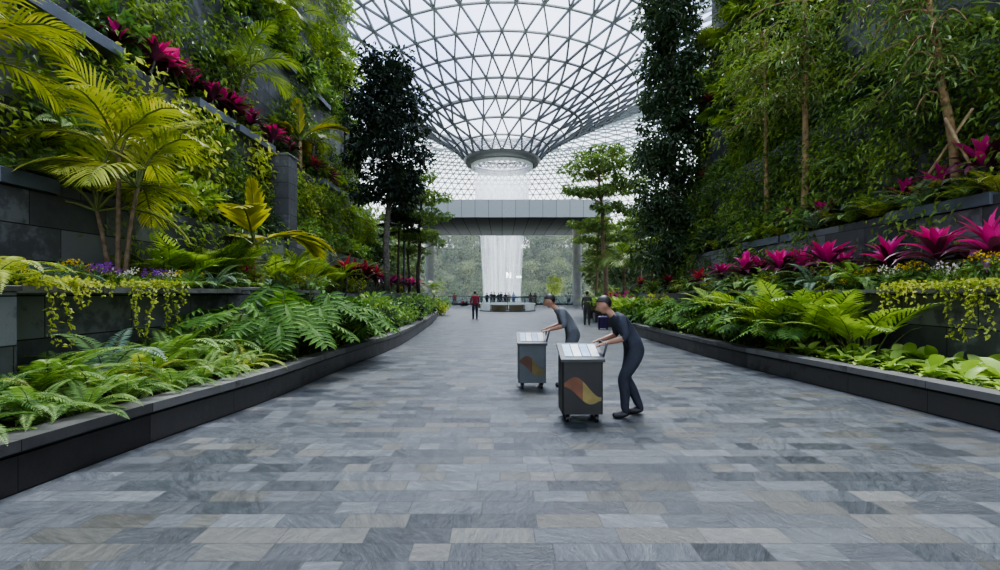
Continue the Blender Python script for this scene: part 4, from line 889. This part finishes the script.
# ground level planting behind the right kerb end, and the bed's far end
box_ = lambda: None
def planter_box(px, d, label):
    r = tag(link('planter_box', None, loc=(side(px, d), d, 0)), label, 'planter box', 'dark planter boxes by the right kerb')
    MB().bbox(-.33, .33, -.33, .33, 0, .5, .015).obj('box_body', M['kerb'], r); MB().box(-.29, .29, -.29, .29, .5, .515).obj('soil', M['soil'], r)
for k, (px, dd, lab) in enumerate(((613, 22.5, 'dark square planter box behind the purple suitcase'), (625, 21.2, 'dark square planter box nearest the end of the right kerb'), (600, 26, 'dark square planter box behind the standing man in dark clothes'), (612, 25.2, 'dark square planter box, back row right of the standing man'), (592, 30, 'dark square planter box farthest along the right side'))):
    planter_box(px, dd, lab); put('rpx', spawn(ar[k % 2], (side(px, dd), dd, .51), U(0, 6), 1.25))
label_row('rpx', 'yellow-green clump palm in a dark planter box on the right, {} from the near end', 'palm', 'boxed palms on the right')
for k, (px, dd, s) in enumerate(((640, 20.5, 1.7), (655, 21.5, 1.8), (632, 24, 1.8), (645, 26, 1.9), (622, 28, 2.0), (610, 32, 2.0), (598, 35, 1.9), (668, 20.5, 1.7))):
    put('rgs', spawn(shr[(0, 1, 0)[k % 3]], (max(5.0, side(px, dd)), dd, 0), U(0, 6), s*1.15))
label_row('rgs', 'rounded green bush beyond the end of the right kerb, {} from the near end', 'bush', 'bushes beyond the right kerb')
for k, (px, dd) in enumerate(((612, 29), (618, 27.5), (626, 26.5), (634, 25.5))):
    put('rgc', spawn(cord[k % 2], (side(px, dd), dd, .0), U(0, 6), 2.3))
label_row('rgc', 'tall magenta cordyline among bushes beyond the right kerb, {} from the near end', 'cordyline', 'cordylines beyond the right kerb')
for k, (px, dd, s) in enumerate(((440, 34.5, 1.8), (436, 35.5, 1.7), (428, 36.5, 1.8), (441, 33.6, 1.2))):
    put('lgs', spawn(shr[(0, 1)[k % 2]], (side(px, dd), dd, 0), U(0, 6), s))
label_row('lgs', 'rounded green bush at the far end of the left kerb, {} from the near side', 'bush', 'bushes beyond the left kerb')

# ------------------------------------------------------------------ hillside forest round the pit
b = MB(); hp_ = [(30, -14), (34, -6), (36, -2), (42, -1), (43, 3), (50, 4), (52, 8), (60, 9), (62, 13), (72, 14), (74, 18), (90, 19), (92, 2)]
nA = 60; an = np.linspace(-.78, PI+.78, nA)
V = [(AX[0]+r*math.cos(a), AX[1]+r*math.sin(a), z) for r, z in hp_ for a in an]
b.add(V, [(k*nA+i, k*nA+i+1, (k+1)*nA+i+1, (k+1)*nA+i) for k in range(len(hp_)-1) for i in range(nA-1)])
tag(b.obj('hillside', M['soil']), 'terraced hillside under the trees behind the waterfall', kind='structure')
def hill_tree(seed, mat, name='hillside_tree'):
    r = random.Random(seed); b = MB()
    b.tube([(0, 0, 0), (.1, 0, 2.0), (0, .1, 4.2)], [.2, .16, .08], 6, 1)
    for i in range(22):
        u = i/22; q = 1.9*math.sin(PI*(.2+.7*u)); a = i*2.399; clump(b, (q*math.cos(a), q*math.sin(a), 1.6+3.6*u), .95, 62, .48, .26, 0, .7, .3)
    return link(name, b.mesh(name, [M[mat], M['bark_dark']]), loc=STASH)
ht = [hill_tree(1, 'tree_far'), hill_tree(2, 'tree_far'), hill_tree(3, 'tree_far2'), hill_tree(4, 'tree_far2')]
k = 0
for r_, z, n in ((37.5, -1.7, 24), (44.5, 3.1, 26), (53.5, 8, 26), (63.5, 13, 24), (75, 18, 20)):
    for i in range(n):
        a = .12*PI + (.76*PI)*(i+R6.uniform(.15, .85))/n
        o = spawn(ht[(0, 1, 2, 0, 3)[k % 5]], (AX[0]+r_*math.cos(a), AX[1]+r_*math.sin(a), z-.2), R6.uniform(0, 6), R6.uniform(.9, 1.5)*(1.45 if r_ > 60 else 1.1)); k += 1
        tag(o, 'hazy green tree on the misty terraces behind the waterfall', 'tree', 'hillside trees behind the waterfall')
for sgn, sl in ((-1, 'left'), (1, 'right')):
    for i, (x, yy, s) in enumerate(((12, 40, 1.5), (16, 44, 1.7), (12.5, 50, 1.5), (19, 52, 1.9), (14, 58, 1.5), (22, 60, 1.9), (20, 46, 2.0))):
        put('gr'+sl, spawn(ht[(0, 1, 2, 1, 3, 0, 1)[i]], (sgn*x, yy, 0), i*1.3, s))
    label_row('gr'+sl, 'bushy green tree on the %s behind the bridge column, {} from the near side' % sl, 'tree', 'trees beside the bridge ' + sl)

# ------------------------------------------------------------------ mist, lamps
m, t, out = nt('mist'); vs = N(t, 'ShaderNodeVolumeScatter', Density=.0012, Anisotropy=.2); vs.inputs['Color'].default_value = (.93, .97, .98, 1); L(t, vs.outputs[0], out.inputs['Volume'])
tag(MB().box(-55, 55, 70, 160, -10, 22).obj('mist', m), 'pale mist hanging round the waterfall and hillside', 'mist', kind='stuff')
def lamp(px, d, z0, py, label, heads=4):
    x = side(px, d); h = height(py, d)-z0; r = tag(link('lamp_post', None, loc=(x, d, z0)), label, 'lamp post')
    MB().lathe([(.14, 0), (.14, .04), (.07, .06), (.06, h)], 12).obj('pole', M['steel_dark'], r, True)
    for k in range(heads):
        a = k*1.7; q = MB(); z = h-.25*k; dx, dy = .32*math.cos(a), .32*math.sin(a)
        q.tube([(dx, dy, z+.08), (dx*1.25, dy*1.25-.05, z-.02), (dx*1.5, dy*1.5-.1, z-.14)], [.08, .11, .12], 10); sp_ = q.obj('spotlight', M['black'], r); MB().tube([(0, 0, z-.05), (dx, dy, z+.08)], .02, 6).obj('bracket', M['black'], sp_)
lamp(345, 25.0, 1.6, 93, 'black lamp post with clustered spotlights at the end of the left wall')
lamp(404, 27.0, 1.6, 225, 'dark post standing between the far left bed and the bridge column', 1)
lt_ = tag(link('lit_sign', None, loc=(side(513, 132), 132, height(279, 132))), 'small bright white light shining through the foot of the waterfall', 'light')
M['lit'] = plain('white lamp glow', (1, 1, 1), .5, emit=3)
b = MB(); b.box(-1.9, -1.5, 0, .1, .3, 1.9); b.box(-.9, -.5, 0, .1, .3, 1.9); b.bars([(-1.7, .05, 1.8)], [(-.7, .05, .4)], .3, .1, np.array([[0, 1., 0]])); b.obj('bright_panel', M['lit'], lt_)
MB().box(.9, 2.3, 0, .1, .3, .9).obj('side_panel', M['lit'], lt_)

# ------------------------------------------------------------------ people
SKIN = {'tan': plain('tan skin', (.36, .20, .13), .5, noise_amt=.05), 'brown': plain('brown skin', (.19, .10, .06), .5, noise_amt=.05)}
def cloth(c): return plain('cloth %.2f %.2f %.2f' % c, c, .85, noise_amt=.15, scale=9)
HAIR = plain('black hair', (.012, .010, .009), .5); SHOE = plain('dark shoe', (.02, .02, .022), .5); EYE_W = plain('iris', (.03, .02, .015), .2); EYE_B = plain('eye white', (.6, .57, .54), .3)
def V3(*a): return np.array(a, float)
POSES = {
 'stand': dict(pel=(0, 0, .93), sp=(0, -.01, 1.12), ch=(0, 0, 1.30), nk=(0, 0, 1.47), hd=(0, .02, 1.585), tp=(0, .015, 1.665), sh=(.175, 0, 1.40), el=(.235, -.03, 1.12), wr=(.235, .06, .89), hand=(0, .15, -1), kn=(.105, .02, .49), an=(.11, -.02, .085), wide=0),
 'lean': dict(pel=(0, -.05, .93), sp=(0, 0, 1.12), ch=(0, .07, 1.29), nk=(0, .12, 1.45), hd=(0, .16, 1.56), tp=(0, .17, 1.64), sh=(.175, .08, 1.38), el=(.25, .16, 1.12), wr=(.16, .38, 1.12), hand=(-.2, 1, -.2), kn=(.105, 0, .49), an=(.11, -.04, .085), wide=0),
 'push': dict(pel=(0, -.14, .93), sp=(0, -.03, 1.08), ch=(0, .11, 1.24), nk=(0, .22, 1.37), hd=(0, .30, 1.455), tp=(0, .325, 1.535), sh=(.175, .12, 1.31), el=(.25, .07, 1.05), wr=(.19, .27, .99), hand=(0, 1, -.25), kn=(.105, .06, .50), an=(.11, .0, .085), wide=.2),
 'sit': dict(pel=(0, 0, .13), sp=(0, .0, .32), ch=(0, .04, .5), nk=(0, .07, .66), hd=(0, .09, .775), tp=(0, .09, .855), sh=(.17, .05, .6), el=(.25, .18, .4), wr=(.14, .38, .42), hand=(-.3, 1, -.3), kn=(.17, .42, .40), an=(.12, .36, .075), wide=0)}
def person(label, loc, rz, shirt, trousers, pose='stand', skin='tan', h=1.72, near=False, shoe=None, skirt=None, long_hair=False, group=None, cap=None):
    p = POSES[pose]; S = h/1.72; vs, es, rad, reg = [], [], [], []
    def v(co, r, g, par=None):
        vs.append(tuple(co)); rad.append(r); reg.append(g); i = len(vs)-1
        if par is not None: es.append((par, i))
        return i
    g = lambda k, sx=1: V3(p[k][0]*sx, p[k][1], p[k][2])
    pel = v(g('pel'), .145, 1); sp = v(g('sp'), .138, 0, pel); ch = v(g('ch'), .158, 0, sp); nk0 = v(g('nk')*.75+g('ch')*.25, .066, 0, ch); nk = v(g('nk'), .046, 2, nk0)
    hd = v(g('hd'), .098, 2, nk); tp = v(g('tp'), .082, 2, hd)
    for sx in (-1, 1):
        sh = v(g('sh', sx), .073, 0, ch); el = v(g('el', sx), .050, 0, sh); wr0 = v(g('wr', sx)*.75+g('el', sx)*.25, .036, 0 if pose != 'push' else 2, el); wr = v(g('wr', sx), .030, 2, wr0)
        hv = g('hand', sx); hv /= np.linalg.norm(hv); lat = np.cross(hv, (1., 0, 0)); lat /= np.linalg.norm(lat)
        if pose == 'push': lat = V3(1, 0, 0)*sx
        pl = v(g('wr', sx)+hv*.065, .034, 2, wr); curl = V3(0, .2, -1) if pose != 'stand' else V3(-sx*.5, 0, -1)
        for q, fl in enumerate((.068, .078, .072, .055)):
            o = lat*(.033-.022*q); a = v(g('wr', sx)+hv*.10+o, .0105, 2, pl); b_ = v(vs[a]+hv*fl*.5, .010, 2, a); dd = hv*.5+curl*.5; dd /= np.linalg.norm(dd); v(vs[b_]+dd*fl*.6, .0085, 2, b_)
        a = v(g('wr', sx)+hv*.055+lat*.042, .012, 2, pl); v(vs[a]+hv*.04+lat*.018+curl*.012, .0095, 2, a)
        wd = p['wide']*(1 if sx > 0 else -.25); hip = v(g('pel')+V3(sx*.09, 0, -.05), .115, 1, pel)
        kn = g('kn', sx)+V3(0, -wd*.35, 0); an = g('an', sx)+V3(0, -wd, .05 if wd > .2 else 0); th = v(np.array(vs[hip])*.5+kn*.5, .10, 1, hip)
        k_ = v(kn, .076, 1, th); cf = v(kn*.6+an*.4+V3(0, -.02, 0), .072, 1, k_); a_ = v(an+V3(0, 0, .03), .056, 1, cf); hl = v(an+V3(0, -.03, -.03), .05, 3, a_); v(an+V3(0, .08, -.04), .05, 3, hl); v(an+V3(sx*.01, .17, -.048), .042, 3, len(vs)-1)
    me = bpy.data.meshes.new('body'); me.from_pydata(vs, es, []); o = bpy.data.objects.new('tmp', me); C.objects.link(o)
    md = o.modifiers.new('s', 'SKIN'); md.use_smooth_shade = True; md.branch_smoothing = .6
    for i, r in enumerate(rad): me.skin_vertices[0].data[i].radius = (r, r)
    for d_ in me.skin_vertices[0].data: d_.use_root = False
    me.skin_vertices[0].data[0].use_root = True
    ss = o.modifiers.new('u', 'SUBSURF'); ss.levels = ss.render_levels = 3 if near else 2
    bm_ = bpy.data.meshes.new_from_object(o.evaluated_get(bpy.context.evaluated_depsgraph_get())); bpy.data.objects.remove(o)
    hc, up = g('hd'), g('tp')-g('hd'); up /= np.linalg.norm(up); fw = np.cross(up, V3(-1, 0, 0)); fw = fw if fw[1] > 0 else -fw
    A_ = np.array(vs); EA, EB = A_[[e[0] for e in es]], A_[[e[1] for e in es]]; ER = np.array([reg[e[1]] for e in es]); RR = np.array([rad[e[1]] for e in es])
    n = len(bm_.vertices); co = np.empty(n*3); bm_.vertices.foreach_get('co', co); co = co.reshape(-1, 3)
    q = co-hc; f_, l_, u_ = q@fw, q[:, 0], q@up; inh = np.linalg.norm(q, axis=1) < .17
    w_ = np.clip((u_+.125)/.05, 0, 1)*inh; dn = q/(np.linalg.norm(q, axis=1)[:, None]+1e-9); dl, df, du = dn[:, 0], dn@fw, dn@up      # skull and jaw
    jaw = 1-.30*np.clip(-du, 0, 1)**1.5; rr_ = 1/np.sqrt((dl/(.076*jaw))**2+(df/(.094*(1-.10*np.clip(-du, 0, 1))))**2+(du/.118)**2)
    co = co*(1-w_[:, None])+(hc+dn*rr_[:, None])*w_[:, None]; q = co-hc; f_, l_, u_ = q@fw, q[:, 0], q@up
    co[inh] += (np.clip(1-np.abs(l_)/.026, 0, 1) * np.clip(1-np.abs(u_+.026)/.038, 0, 1) * (f_ > .04))[inh][:, None]*fw*.042     # nose
    co[inh] += (np.clip(1-np.abs(u_-.005)/.032, 0, 1)*np.clip(1-np.abs(f_+.005)/.03, 0, 1)*np.sign(l_)*(np.abs(l_) > .045))[inh][:, None]*V3(.02, 0, 0)   # ears
    co[inh] -= (np.clip(1-np.abs(u_-.012)/.02, 0, 1)*np.clip(1-np.abs(np.abs(l_)-.031)/.02, 0, 1)*(f_ > .03))[inh][:, None]*fw*.010    # eye sockets
    co[inh] -= (np.clip(1-np.abs(u_+.072)/.014, 0, 1)*(np.abs(l_) < .027)*(f_ > .03))[inh][:, None]*fw*.009     # mouth
    bm_.vertices.foreach_set('co', co.ravel())
    mats = [cloth(shirt), cloth(trousers), SKIN[skin], shoe or SHOE]
    bm_.materials.clear(); [bm_.materials.append(m_) for m_ in mats]
    for pg in bm_.polygons:
        c = np.array(pg.center); ab = EB-EA; tt = np.clip(((c-EA)*ab).sum(1)/(ab*ab).sum(1), 0, 1); dd = np.linalg.norm(c-EA-ab*tt[:, None], axis=1)/RR
        pg.material_index = int(ER[np.argmin(dd)]); pg.use_smooth = True
    root = tag(link('person', None, loc=loc, rot=(0, 0, rz), scale=S), label, 'person', group); bm_.name = 'body'
    link('body', bm_, root)
    b = MB(); K = 12
    for (cc, rr_) in (((hc+up*.032-fw*.016), (.087, .101, .100)),):
        b.ball((0, 0, 0), rr_, 14); Vh = b.V[0]; Vh[:, 2] = np.where((Vh[:, 1] > .0) & (Vh[:, 2] < .02 + .35*Vh[:, 1]), .02+.35*Vh[:, 1]+.15*(Vh[:, 2]-.02-.35*Vh[:, 1]), Vh[:, 2])
        b.V[0] = cc + Vh[:, :1]*V3(1, 0, 0) + Vh[:, 1:2]*fw + Vh[:, 2:3]*up
    if long_hair: b.tube([hc-fw*.06+up*.02, hc-fw*.085-V3(0, 0, .1), hc-fw*.09-V3(0, 0, .24)], [.07, .075, .03], 8)
    b.obj('hair', HAIR if cap is None else cloth(cap), root, True)
    if near:
        for sx in (-1, 1): MB().ball(hc+V3(sx*.076, 0, 0)-fw*.004-up*.005, (.011, .02, .032), 10).obj('ear', SKIN[skin], root, True); e_ = hc+fw*.0715+V3(sx*.031, 0, 0)+up*.012; MB().ball(e_, .0105, 10).ball(e_+fw*.0062, .006, 8, 1).obj('eye', [EYE_B, EYE_W], root, True)
    if skirt:
        px_, py_, pz_ = p['pel']; MB().lathe([(.13, pz_+.1), (.17, pz_-.1), (.21, pz_-.45), (.24, pz_-.72), (.225, pz_-.72), (.19, pz_-.4), (.12, pz_+.08)], 16, (px_, py_)).obj('skirt', cloth(skirt), root, True)
    return root
d = 28.5; px = 475
person('person in maroon shirt and dark trousers standing alone on the paving, seen from behind', (side(px, d), d, 0), .15, (.24, .02, .045), (.022, .028, .045), h=1.74)
bag = tag(link('shoulder_bag', None, loc=(side(479.2, d), d, .86)), 'brown shoulder bag hanging at the side of the person in maroon', 'bag')
MB().bbox(-.06, .06, -.15, .15, -.16, .12, .03).obj('bag_body', plain('brown leather', (.11, .06, .025), .6), bag); MB().tube([(0, -.13, .1), (-.10, -.05, .36), (-.22, 0, .56), (-.12, .08, .36), (0, .13, .1)], .012, 6).obj('strap', M['black'], bag)
d = 23.5; person('person in dark olive clothes standing with back turned beside the right planting', (side(587, d), d, 0), -.2, (.055, .06, .045), (.045, .045, .04), h=1.72, skin='brown')
crowd = [(487, 60.5, (.03, .035, .04), (.05, .05, .055), 'stand', 1.66, 'person in black top at the left of the group facing the waterfall', {}),
         (491.3, 61.4, (.06, .07, .07), (.03, .03, .035), 'stand', 1.76, 'taller person in dark grey, second from the left of the waterfall group', {}),
         (494.2, 60.8, (.025, .04, .04), (.02, .02, .025), 'stand', 1.72, 'person in dark teal top, third from the left of the waterfall group', {}),
         (498.3, 60.2, (.02, .02, .022), (.06, .06, .07), 'stand', 1.64, 'person in black with long hair, fourth from the left of the group', dict(long_hair=True)),
         (501, 61.6, (.03, .045, .07), (.04, .05, .08), 'stand', 1.8, 'tallest person in navy at the centre of the waterfall group', {}),
         (503, 58.6, (.06, .12, .24), (.05, .08, .16), 'sit', 1.66, 'person in blue sitting on the floor before the waterfall group', {}),
         (505.3, 60.4, (.10, .03, .03), (.03, .03, .03), 'stand', 1.68, 'person in dark red top right of the centre of the group', {}),
         (508.8, 61.0, (.45, .40, .34), (.12, .10, .08), 'stand', 1.7, 'person in cream top, second from the right of the waterfall group', {}),
         (513.6, 60.6, (.42, .50, .66), (.10, .12, .2), 'stand', 1.74, 'person in pale blue shirt at the right of the waterfall group', {}),
         (530.6, 57.5, (.11, .06, .06), (.05, .04, .04), 'stand', 1.66, 'person in brown top beside the one in a long olive dress', dict(long_hair=True)),
         (535, 57.0, (.05, .045, .035), (.04, .04, .03), 'stand', 1.64, 'person in a long dark olive dress right of the round balustrade', dict(skirt=(.09, .075, .03), long_hair=True)),
         (463, 58.8, (.28, .02, .09), (.05, .03, .05), 'sit', 1.6, 'person in magenta sitting on the floor by the railing', {}),
         (467, 59.0, (.02, .02, .025), (.02, .02, .03), 'sit', 1.25, 'small child in black sitting beside the person in magenta', {}),
         (454.5, 61.5, (.30, .10, .10), (.18, .12, .12), 'stand', 1.66, 'person in faded red standing at the railing far left', {}),
         (551.5, 60.0, (.48, .13, .04), (.04, .035, .03), 'stand', 1.72, 'person in orange top by the railing under the small round tree', {}),
         (568.5, 61.0, (.4, .4, .42), (.05, .05, .06), 'lean', 1.7, 'person in pale grey top leaning at the railing near the right column', {})]
for i, (px, d, s_, t_, ps, h_, lab, kw) in enumerate(crowd):
    person(lab, (side(px, d), d, 0), (-.4, .2, .5, 0, -.2, .3)[i % 6] + (2.6 if ps == 'sit' else 0), s_, t_, ps, 'tan' if i % 3 else 'brown', h_, **kw)
d = 61.5; st = make_tree('small_tree', 2.6, .05, layer_clumps(((2.0, .5, 6, .3), (2.5, .75, 9, .35), (3.0, .5, 6, .3))), ('bark_dark', 'tree_light'), (.2, .09), 40, (0, 0), .6, .2, 9)
d = 72.0; st.location = (side(551, d), 67.5, -1.0); st.scale = (1.5,)*3; tag(st, 'small pale green tree just beyond the railing right of the waterfall', 'tree')
# two people pushing tall display carts
def cart(label, loc, body, w, dd, h, faded):
    r = tag(link('service_cart', None, loc=loc), label, 'cart'); z0 = .11
    MB().bbox(-w/2, w/2, -dd/2, dd/2, z0, h-.04, .02).obj('cabinet', plain('cart body %.2f' % body[0], body, .5, .1, .12, 4), r)
    b = MB(); V = [(-w/2-.02, -dd/2-.03, h-.05), (w/2+.02, -dd/2-.03, h-.05), (w/2+.02, dd/2+.02, h+.10), (-w/2-.02, dd/2+.02, h+.10)]; V += [(x, y, z-.035) for x, y, z in V]
    b.add(V, [(0, 1, 2, 3), (7, 6, 5, 4), (0, 4, 5, 1), (1, 5, 6, 2), (2, 6, 7, 3), (3, 7, 4, 0)]); b.obj('sloping_top', M['steel_dark'], r)
    P = lambda u, v_: (-w/2+.02+(w-.04)*u, -dd/2-.01+(dd+.01)*v_, h-.05+.15*(.04+.96*v_)+.006)
    pal = [(.30, .50, .62), (.65, .72, .72), (.24, .38, .55), (.55, .62, .60)]
    for i in range(4):
        u0, u1 = .04+.24*i, .25+.24*i; q = MB(); q.add([P(u0, .12), P(u1, .12), P(u1, .88), P(u0, .88)], [(0, 1, 2, 3)]); o = q.obj('leaflet', plain('leaflet %d %s' % (i, faded), tuple(c*(.6 if faded else 1) for c in pal[i]), .5), r); o['label'] = 'pale blue leaflet' if i % 2 == 0 else 'white leaflet'
    q = MB(); n = 14                                            # orange and yellow swoosh across the front
    for i in range(n):
        f0, f1 = i/n, (i+1)/n; c = lambda f: z0+(h-z0)*(.50-.22*f+.06*math.sin(f*6)); t_ = lambda f: .02+.10*math.sin(PI*min(1, f*1.05))**1.2
        q.add([(-w/2+.02+(w-.04)*f0, -dd/2-.004, c(f0)-t_(f0)), (-w/2+.02+(w-.04)*f1, -dd/2-.004, c(f1)-t_(f1)), (-w/2+.02+(w-.04)*f1, -dd/2-.004, c(f1)+t_(f1)), (-w/2+.02+(w-.04)*f0, -dd/2-.004, c(f0)+t_(f0))], [(0, 1, 2, 3)], 0 if i < 7 else 1)
    k = .55 if faded else 1
    q.obj('swoosh_graphic', [plain('orange print %s' % faded, (.16*k, .065*k, .03*k), .5), plain('yellow print %s' % faded, (.24*k, .19*k, .06*k), .5)], r)
    b = MB(); hz = .965
    b.tube([(w/2-.01, -dd/2+.06, h-.12), (w/2+.05, -dd/2+.06, hz-.03), (w/2+.06, -dd/2+.07, hz), (w/2+.06, dd/2-.07+.08, hz), (w/2+.05, dd/2+.02, hz-.03), (w/2-.01, dd/2-.02, h-.12)], .014, 8); b.obj('push_handle', M['steel_dark'], r, True)
    for sx in (-1, 1):
        for sy in (-1, 1):
            b = MB(); b.tube([(sx*(w/2-.07)-.018, sy*(dd/2-.07), .05), (sx*(w/2-.07)+.018, sy*(dd/2-.07), .05)], .05, 14); f_ = MB().box(sx*(w/2-.07)-.03, sx*(w/2-.07)+.03, sy*(dd/2-.07)-.012, sy*(dd/2-.07)+.012, .06, z0+.01).obj('caster', M['steel_dark'], r); b.obj('wheel', M['black'], f_)
    return r
cart('dark tall cart with pale leaflets on its sloping top, nearest the camera', (.99, 5.98, 0), (.028, .027, .025), .50, .44, .84, 0)
cart('grey-green tall cart with faded orange swoosh, behind and left of the dark cart', (.50, 8.0, 0), (.085, .10, .10), .46, .44, .82, 1)
person('person in dark clothes bending forward to push the nearest dark cart', (1.62, 6.12, 0), PI/2, (.035, .04, .055), (.03, .033, .045), 'push', 'tan', 1.70, True)
person('person in grey clothes pushing the grey-green cart farther back', (1.12, 8.12, 0), PI/2, (.13, .14, .15), (.09, .10, .105), 'push', 'tan', 1.72, True)
# purple suitcase
d = 20.6; su = tag(link('suitcase', None, loc=(side(603, d), d, 0)), 'purple upright suitcase standing by the right planter boxes', 'suitcase'); M['purple_shell'] = plain('purple shell', (.020, .005, .055), .4)
b = MB(); b.bbox(-.22, .22, -.13, .13, .06, .60, .05); b.obj('shell', M['purple_shell'], su)
for i in range(5): MB().bbox(-.17+i*.075, -.135+i*.075, -.137, .137, .12, .54, .008).obj('ridge', M['purple_shell'], su)
MB().tube([(-.09, 0, .6), (-.09, 0, .645), (.09, 0, .645), (.09, 0, .6)], .014, 6).obj('handle', M['black'], su)
for sx in (-1, 1):
    for sy in (-1, 1): MB().tube([(sx*.17-.015, sy*.09, .032), (sx*.17+.015, sy*.09, .032)], .032, 10).obj('wheel', M['black'], su)
# drop prototypes that were never planted
for nm in [o.name for o in C.objects if o.parent is None and o.name not in PROTO_USED and abs(o.location.y+60) < .01]:
    o = bpy.data.objects[nm]
    for c in [c.name for c in kids(o)]: bpy.data.objects.remove(bpy.data.objects[c])
    bpy.data.objects.remove(o)
